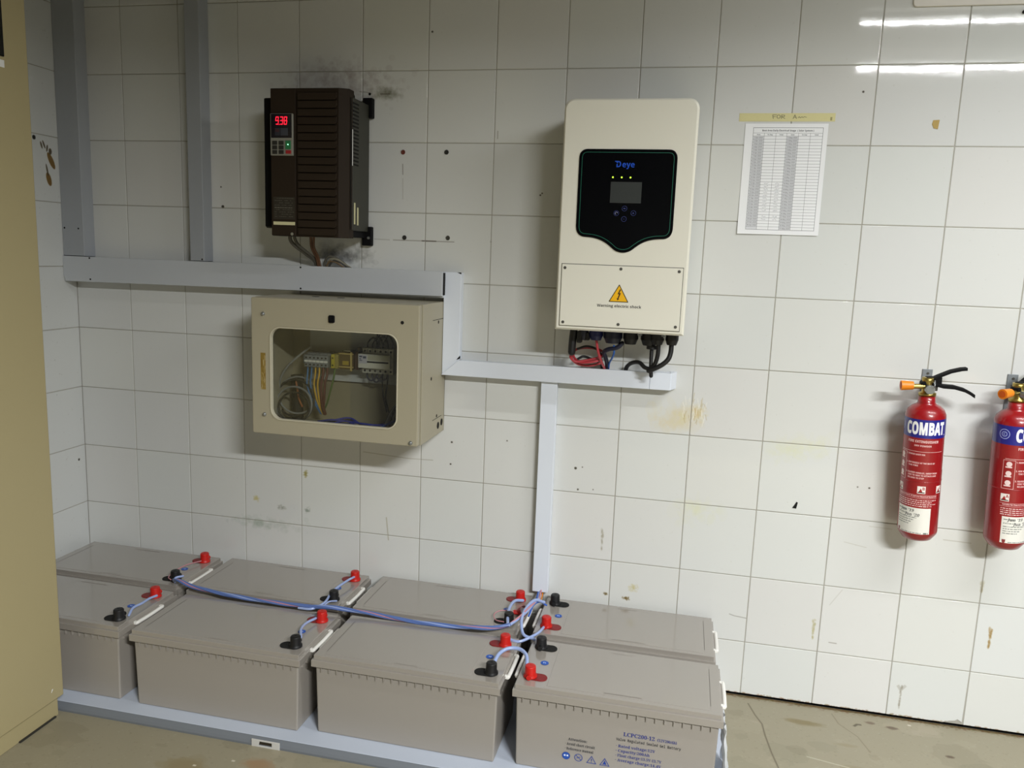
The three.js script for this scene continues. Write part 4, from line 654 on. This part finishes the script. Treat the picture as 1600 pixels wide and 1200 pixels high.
// ---------------------------------------------------------------- low platform and the batteries
{
  const o = thing('battery_platform', 'low bluish white painted platform under the batteries', 'platform', [-1.16, 0, 0.295]);
  part('deck', bx(-1.21, 0.905, 0.002, 0.02, -0.285, 0.286, 0.002), M.platform, o);
  part('shaded_edge', new THREE.ExtrudeGeometry(poly([[0.284, 0.0], [0.2995, 0.0], [0.2995, 0.0055], [0.296, 0.0115], [0.2875, 0.0192], [0.284, 0.0192]]), { depth: 2.115, bevelEnabled: false }).rotateY(-Math.PI / 2).translate(0.905, 0, 0), std(0x6c7177, 0.65), o, 'platform edge with its shade put into the grey');  // sloped platform edge, same paint as the deck; its shade is in the grey
  const b = part('slotted_bracket', ext((() => { const s = poly([[-0.275, 0.0], [-0.198, 0.0], [-0.198, 0.019], [-0.275, 0.019]]); s.holes.push(new THREE.Path([[-0.256, 0.004], [-0.219, 0.004], [-0.219, 0.0155], [-0.253, 0.0155]].map(([x, y]) => new THREE.Vector2(x, y)))); return s; })(), 0.2985, 0.3015, 0.0004), std(0xc9c8c4, 0.5), o, 'small pale slotted metal bracket');
  part('slot_inside', bx(-0.258, -0.217, 0.003, 0.0165, 0.2983, 0.2992, 0), std(0x2a2210, 0.8), b);
}
const battProto = (() => {
  const o = new THREE.Group(); o.name = 'battery';
  // case with draft, and the short ribs under the rim
  const cs = new RoundedBoxGeometry(0.476, 0.186, 0.227, 2, 0.004).translate(0, 0.093, 0), p = cs.attributes.position;
  for (let i = 0; i < p.count; i++) { const k = 1 - 0.018 * (1 - p.getY(i) / 0.186); p.setX(i, p.getX(i) * k); p.setZ(i, p.getZ(i) * k); }
  cs.computeVertexNormals();
  const ribs = [];
  for (const s of [-1, 1]) for (let k = 0; k < 22; k++) ribs.push(box(0.0024, 0.016, 0.006, -0.221 + k * 0.02105, 0.178, s * 0.1148, 0));
  for (const s of [-1, 1]) for (let k = 0; k < 9; k++) ribs.push(box(0.006, 0.016, 0.0024, s * 0.2395, 0.178, -0.095 + k * 0.02375, 0));
  part('case', [toCommon(cs), ...ribs.map(toCommon)], M.batt, o);
  const lid = part('lid', [bx(-0.2465, 0.2465, 0.1845, 0.2025, -0.1225, 0.1225, 0.0009, 2), bx(-0.2415, 0.2415, 0.202, 0.2145, -0.1175, 0.1175, 0.001, 2)], M.battTop, o);
  part('lid_plate', bx(-0.214, 0.166, 0.214, 0.2152, -0.105, 0.105, 0.0006), M.battTop, lid);
  part('lid_slot', bx(-0.2182, -0.2168, 0.2141, 0.2147, -0.085, 0.09, 0), std(0x66615a, 0.8), lid);
  part('vent_text', bx(-0.06, 0.03, 0.215, 0.2154, -0.1, -0.0965, 0), std(0x857f77, 0.6), lid);
  part('vent_text', bx(-0.03, 0.03, 0.215, 0.2154, 0.0985, 0.101, 0), std(0x8a847c, 0.6), lid);
  const stadium = (d) => { const g = ext(roundRect(-0.0415 - d, 0.0165 + d, -0.0165 - d, 0.0165 + d, 0.0164 + d), 0, 0.003, 0.0008).rotateX(-Math.PI / 2); return g; };
  const cap = lathe([[0.0172, 0.001], [0.0168, 0.006], [0.0138, 0.0085], [0.0134, 0.027], [0.0118, 0.0295], [0.0035, 0.0297], [0.0025, 0.0288], [0.0001, 0.0288]], 28);
  for (const [z, well, m, nm] of [[-0.073, M.redWell, M.red, 'red'], [0.078, M.hole, M.rubber, 'black']]) {
    part('terminal_well', stadium(0).translate(0.212, 0.2138, z), well, o, nm === 'red' ? 'dark red terminal well' : 'black terminal well');
    part('terminal_cap', [cap.clone().translate(0.213, 0.2145, z), cyl(0.0055, 0.0062, 0.012, 0.213, 0.222, z - 0.0165, 'z', 14)], m, o, nm + ' terminal cap');
  }
  const st = part('round_sticker', cyl(0.0102, 0.0102, 0.0006, 0.19, 0.2155, 0.0, 'y', 28), M.sticker, o, 'small blue round sticker');
  const mark = ctex(64, 64, (c, w, h) => { c.fillStyle = '#1b55b4'; c.fillRect(0, 0, w, h); c.fillStyle = '#dce8ff'; c.font = 'bold 38px sans-serif'; c.textAlign = 'center'; c.textBaseline = 'middle'; c.fillText('12', w / 2, h / 2 + 2); });
  part('sticker_number', new THREE.CircleGeometry(0.0065, 24).rotateX(-Math.PI / 2).translate(0.19, 0.2159, 0), std(0xffffff, 0.5, { map: mark }), st);
  // white rope-handle tubes tucked under the rim at both ends
  for (const s of [-1, 1]) part('handle', [tube([[s * 0.2515, 0.199, -0.05], [s * 0.2522, 0.1985, 0], [s * 0.2515, 0.199, 0.055]], 0.0052, 12, 12), box(0.012, 0.008, 0.012, s * 0.248, 0.199, 0.056, 0.002), box(0.012, 0.008, 0.012, s * 0.248, 0.199, -0.051, 0.002)], std(0xeeece6, 0.5), o, 'white tube handle');
  return o;
})();
function toCommon(g) { return g.index ? g.toNonIndexed() : g; }
const BATT = [
  [-2.098, 0.42, 0, 0.008, 'grey battery of the front row half hidden behind the beige cabinet'], [-1.572, 0.426, 0, 0.004, 'grey battery of the front row, next after the one behind the beige cabinet'],
  [-1.054, 0.415, 0, 0.006, 'grey battery of the front row beside the one with printed text'], [-0.533, 0.409, Math.PI, 0.004, 'grey front battery with blue printed specification text on its face'],
  [-2.117, 0.147, 0, 0.006, 'grey battery against the wall in the tiled corner'], [-1.598, 0.14, 0, 0.008, 'grey battery against the wall, next after the corner one'],
  [-1.072, 0.133, 0, 0.01, 'grey battery against the wall with its caps below the slim trunking'], [-0.541, 0.134, Math.PI, 0.002, 'grey battery against the wall at the open end of the rear row'],
];
const batts = BATT.map(([x, z, turn, skew, label], i) => {
  const o = i ? battProto.clone() : battProto;
  o.name = numbered('battery'); o.position.set(x, 0.02, z); o.rotation.y = turn - skew;
  o.userData = { label, category: 'battery', group: 'grey batteries on the low platform' };
  scene.add(o);
  return o;
});
{ // print on the turned front battery: its far long side faces the room
  const t = ctex(1400, 440, (c, w, h) => {
    c.clearRect(0, 0, w, h); c.fillStyle = '#1d2f86'; c.textBaseline = 'middle';
    const S = w / 0.42;
    c.font = 'bold 46px serif'; c.fillText('LCPC200-12', 0.233 * S, 32, 245); c.font = 'bold 32px serif'; c.fillText('(12V200Ah)', 0.312 * S, 36, 150);
    c.fillStyle = '#20222a'; c.font = 'bold 30px monospace'; c.fillText('Valve Regulated Sealed Gel Battery', 0.217 * S, 82, 500);
    c.fillStyle = '#1d2f86'; c.font = 'bold 32px serif';
    ['Rated voltage:12V', 'Capacity:200Ah', 'Float charge:13.5V-13.7V', 'Average charge:14.4V'].forEach((s, k) => c.fillText('· ' + s, 0.217 * S, 138 + k * 41, 360));
    c.fillStyle = '#2a2c34'; c.font = 'bold 30px serif'; c.fillText('Attention:', 0.103 * S, 150); c.fillText('· Avoid short circuit', 0.096 * S, 192, 240); c.fillText('· Reference manual', 0.096 * S, 234, 230);
    c.lineWidth = 5; c.strokeStyle = '#1d3f96';
    for (let k = 0; k < 2; k++) { c.fillStyle = k ? 'rgba(0,0,0,0)' : '#1d4fa6'; c.beginPath(); c.arc(0.1 * S + k * 100, 300, 30, 0, 7); c.fill(); c.stroke(); }
    c.fillStyle = '#dfe6f4'; c.fillRect(0.1 * S - 18, 290, 14, 14); c.fillRect(0.1 * S + 4, 290, 14, 14); c.beginPath(); c.moveTo(0.1 * S + 78, 280); c.lineTo(0.1 * S + 122, 320); c.moveTo(0.1 * S + 84, 306); c.lineTo(0.1 * S + 116, 292); c.stroke();
    for (let k = 0; k < 2; k++) { const x = 0.1 * S + 205 + k * 105; c.beginPath(); c.moveTo(x, 270); c.lineTo(x + 36, 330); c.lineTo(x - 36, 330); c.closePath(); c.stroke(); c.fillStyle = '#1d3f96'; c.fillRect(x - 3, 290, 6, 20); c.fillRect(x - 3, 316, 6, 6); if (k) { c.beginPath(); c.moveTo(x, 286); c.lineTo(x + 16, 322); c.lineTo(x - 16, 322); c.fill(); } }
  });
  const g = new THREE.PlaneGeometry(0.42, 0.132).rotateY(Math.PI).rotateX(-0.011).translate(0.0, 0.071, -0.1131);
  part('printed_text', g, std(0xffffff, 0.5, { map: t, transparent: true }), batts[3], 'blue printed specification text and hazard icons');
}
solo('plastic_wrap', (() => {
  const g = new THREE.PlaneGeometry(0.2, 0.2, 24, 18), p = g.attributes.position, r = rng(13), ph = Array.from({ length: 8 }, () => r() * 6);
  for (let i = 0; i < p.count; i++) { const u = p.getX(i) / 0.2 + 0.5, v = 0.5 - p.getY(i) / 0.2; const b = 0.002 + 0.018 * v + 0.006 * v * Math.sin(u * 14 + ph[0]) + 0.003 * Math.sin(u * 31 + v * 9 + ph[1]) + 0.002 * Math.sin(u * 50 - v * 16 + ph[2]); p.setXYZ(i, -0.2845 + Math.max(0.0005, b), 0.2 - v * 0.178, 0.53 - u * 0.17); }
  g.computeVertexNormals(); return g;
})(), phys(0xf0f4fa, 0.3, { side: THREE.DoubleSide, transmission: 0.25, thickness: 0 }), 'crumpled white plastic wrap hanging off the printed battery end', 'plastic wrap');
// ---------------------------------------------------------------- battery wiring
function twisted(o, pts, wires, off, turns) {
  const c = curve(pts), N = 160, fr = c.computeFrenetFrames(N, false);
  wires.forEach(([m, r, nm], k) => {
    const q = [];
    for (let i = 0; i <= N; i += 2) { const t = i / N, a = (k / wires.length) * Math.PI * 2 + t * turns * Math.PI * 2, p = c.getPointAt(t), s = Math.min(1, 0.4 + 6 * Math.min(t, 1 - t) + 0.3); p.addScaledVector(fr.normals[i], Math.cos(a) * off * s).addScaledVector(fr.binormals[i], Math.sin(a) * off * s); q.push([p.x, p.y, p.z]); }
    part(nm, tube(q, r, 150, 8), m, o);
  });
}
{
  const o = thing('wire_harness', 'long twisted blue wire harness lying between the two battery rows', 'wires', [0, 0, 0]);
  twisted(o, [[-1.885, 0.25, 0.262], [-1.86, 0.258, 0.276], [-1.81, 0.25, 0.285], [-1.73, 0.245, 0.292], [-1.6, 0.243, 0.3], [-1.44, 0.245, 0.302], [-1.36, 0.252, 0.302], [-1.24, 0.247, 0.296], [-1.14, 0.243, 0.3], [-1.05, 0.243, 0.3], [-0.96, 0.244, 0.293], [-0.88, 0.25, 0.284], [-0.845, 0.256, 0.27]],
    [[M.harnessBlue, 0.0034, 'wire'], [M.harnessBlue, 0.0034, 'wire'], [M.pinkWire, 0.0016, 'wire'], [M.harnessBlue, 0.0034, 'wire'], [M.blueTube, 0.002, 'wire']], 0.0032, 3.5);
  const b = thing('wire_harness', 'blue and pink wires rising from the battery tops into the slim trunking', 'wires', [0, 0, 0]);
  const up = [['wire', M.blueTube, 0.0044, [[-0.846, 0.256, 0.272], [-0.828, 0.262, 0.24], [-0.812, 0.268, 0.2], [-0.803, 0.27, 0.15], [-0.798, 0.262, 0.1], [-0.804, 0.245, 0.055], [-0.805, 0.262, 0.012]]], ['wire', M.blueTube, 0.0044, [[-0.77, 0.24, 0.3], [-0.8, 0.245, 0.295], [-0.815, 0.26, 0.26], [-0.818, 0.27, 0.22], [-0.812, 0.275, 0.17], [-0.8, 0.275, 0.135], [-0.778, 0.26, 0.11]]], ['wire', M.pinkWire, 0.0024, [[-0.85, 0.256, 0.274], [-0.825, 0.268, 0.236], [-0.81, 0.275, 0.195], [-0.8, 0.27, 0.14], [-0.8, 0.25, 0.07], [-0.802, 0.265, 0.012]]], ['wire', M.blueWire, 0.0026, [[-0.772, 0.25, 0.105], [-0.79, 0.262, 0.115], [-0.803, 0.262, 0.14], [-0.808, 0.25, 0.19]]], ['wire', M.blueWire, 0.0026, [[-0.81, 0.27, 0.17], [-0.806, 0.262, 0.11], [-0.81, 0.245, 0.05], [-0.809, 0.262, 0.012]]], ['wire', M.orange, 0.0018, [[-0.795, 0.25, 0.08], [-0.797, 0.24, 0.04], [-0.797, 0.262, 0.012]]]];
  for (const [n, m, r, pts] of up) part(n, tube(pts, r, 60), m, b);
  const J = 'blue jumper tubes between battery terminals', jump = (pts, label, r = 0.0036) => solo('jumper_wire', tube(pts, r, 44), M.blueTube, label, 'wire', J);
  jump([[-1.866, 0.242, 0.485], [-1.876, 0.248, 0.455], [-1.874, 0.247, 0.42], [-1.876, 0.246, 0.385], [-1.872, 0.244, 0.36]], 'jumper tube curving between the caps of the half hidden battery');
  jump([[-1.36, 0.246, 0.475], [-1.377, 0.25, 0.44], [-1.381, 0.248, 0.4], [-1.372, 0.246, 0.365]], 'jumper tube between the caps of the second front battery');
  jump([[-1.382, 0.25, 0.08], [-1.388, 0.253, 0.12], [-1.4, 0.25, 0.2], [-1.392, 0.247, 0.27], [-1.41, 0.244, 0.31], [-1.45, 0.242, 0.312]], 'long jumper tube along the second wall battery top');
  jump([[-1.37, 0.24, 0.235], [-1.382, 0.247, 0.26], [-1.385, 0.246, 0.3]], 'short dark jumper below the black cap of the second wall battery', 0.0024);
  jump([[-1.89, 0.238, 0.25], [-1.895, 0.246, 0.24], [-1.882, 0.247, 0.222]], 'pale jumper stub at the black cap of the corner battery');
  jump([[-0.845, 0.248, 0.09], [-0.862, 0.256, 0.115], [-0.868, 0.258, 0.165], [-0.862, 0.254, 0.22], [-0.852, 0.25, 0.262]], 'jumper tube arching behind the black cap below the slim trunking', 0.0046);
  jump([[-0.842, 0.248, 0.47], [-0.835, 0.26, 0.44], [-0.816, 0.266, 0.418], [-0.79, 0.266, 0.413], [-0.768, 0.262, 0.43], [-0.758, 0.248, 0.468]], 'arched jumper tube bridging the gap to the printed battery', 0.0048);
  jump([[-0.758, 0.242, 0.23], [-0.764, 0.244, 0.265], [-0.778, 0.243, 0.292], [-0.81, 0.236, 0.318], [-0.842, 0.236, 0.31]], 'jumper tube dipping into the gap between the rows', 0.004);
  solo('sense_wire', tube([[-1.907, 0.242, 0.09], [-1.925, 0.246, 0.14], [-1.928, 0.247, 0.2], [-1.915, 0.248, 0.245], [-1.895, 0.25, 0.262]], 0.0016), M.pinkWire, 'thin pink sense wire bowed beside the corner battery caps', 'wire');
  solo('sense_wire', tube([[-0.858, 0.245, 0.165], [-0.89, 0.247, 0.17], [-0.906, 0.246, 0.195], [-0.895, 0.243, 0.225], [-0.87, 0.245, 0.235]], 0.0014), M.pinkWire, 'thin pink sense wire looped beside the red open cap', 'wire');
  const cap = thing('loose_terminal_cap', 'loose open red terminal cap lying behind a black cap below the trunking', 'terminal cap', [-0.831, 0.2455, 0.155]);
  part('cap_shell', [new THREE.CylinderGeometry(0.013, 0.015, 0.024, 24, 1, true).rotateX(0.9).rotateY(0.6)], std(0xb01a16, 0.45, { side: THREE.DoubleSide }), cap); part('cap_flap', bx(-0.03, -0.008, -0.008, -0.004, -0.012, 0.01, 0.001), M.red, cap);
}
renderer.render(scene, camera);
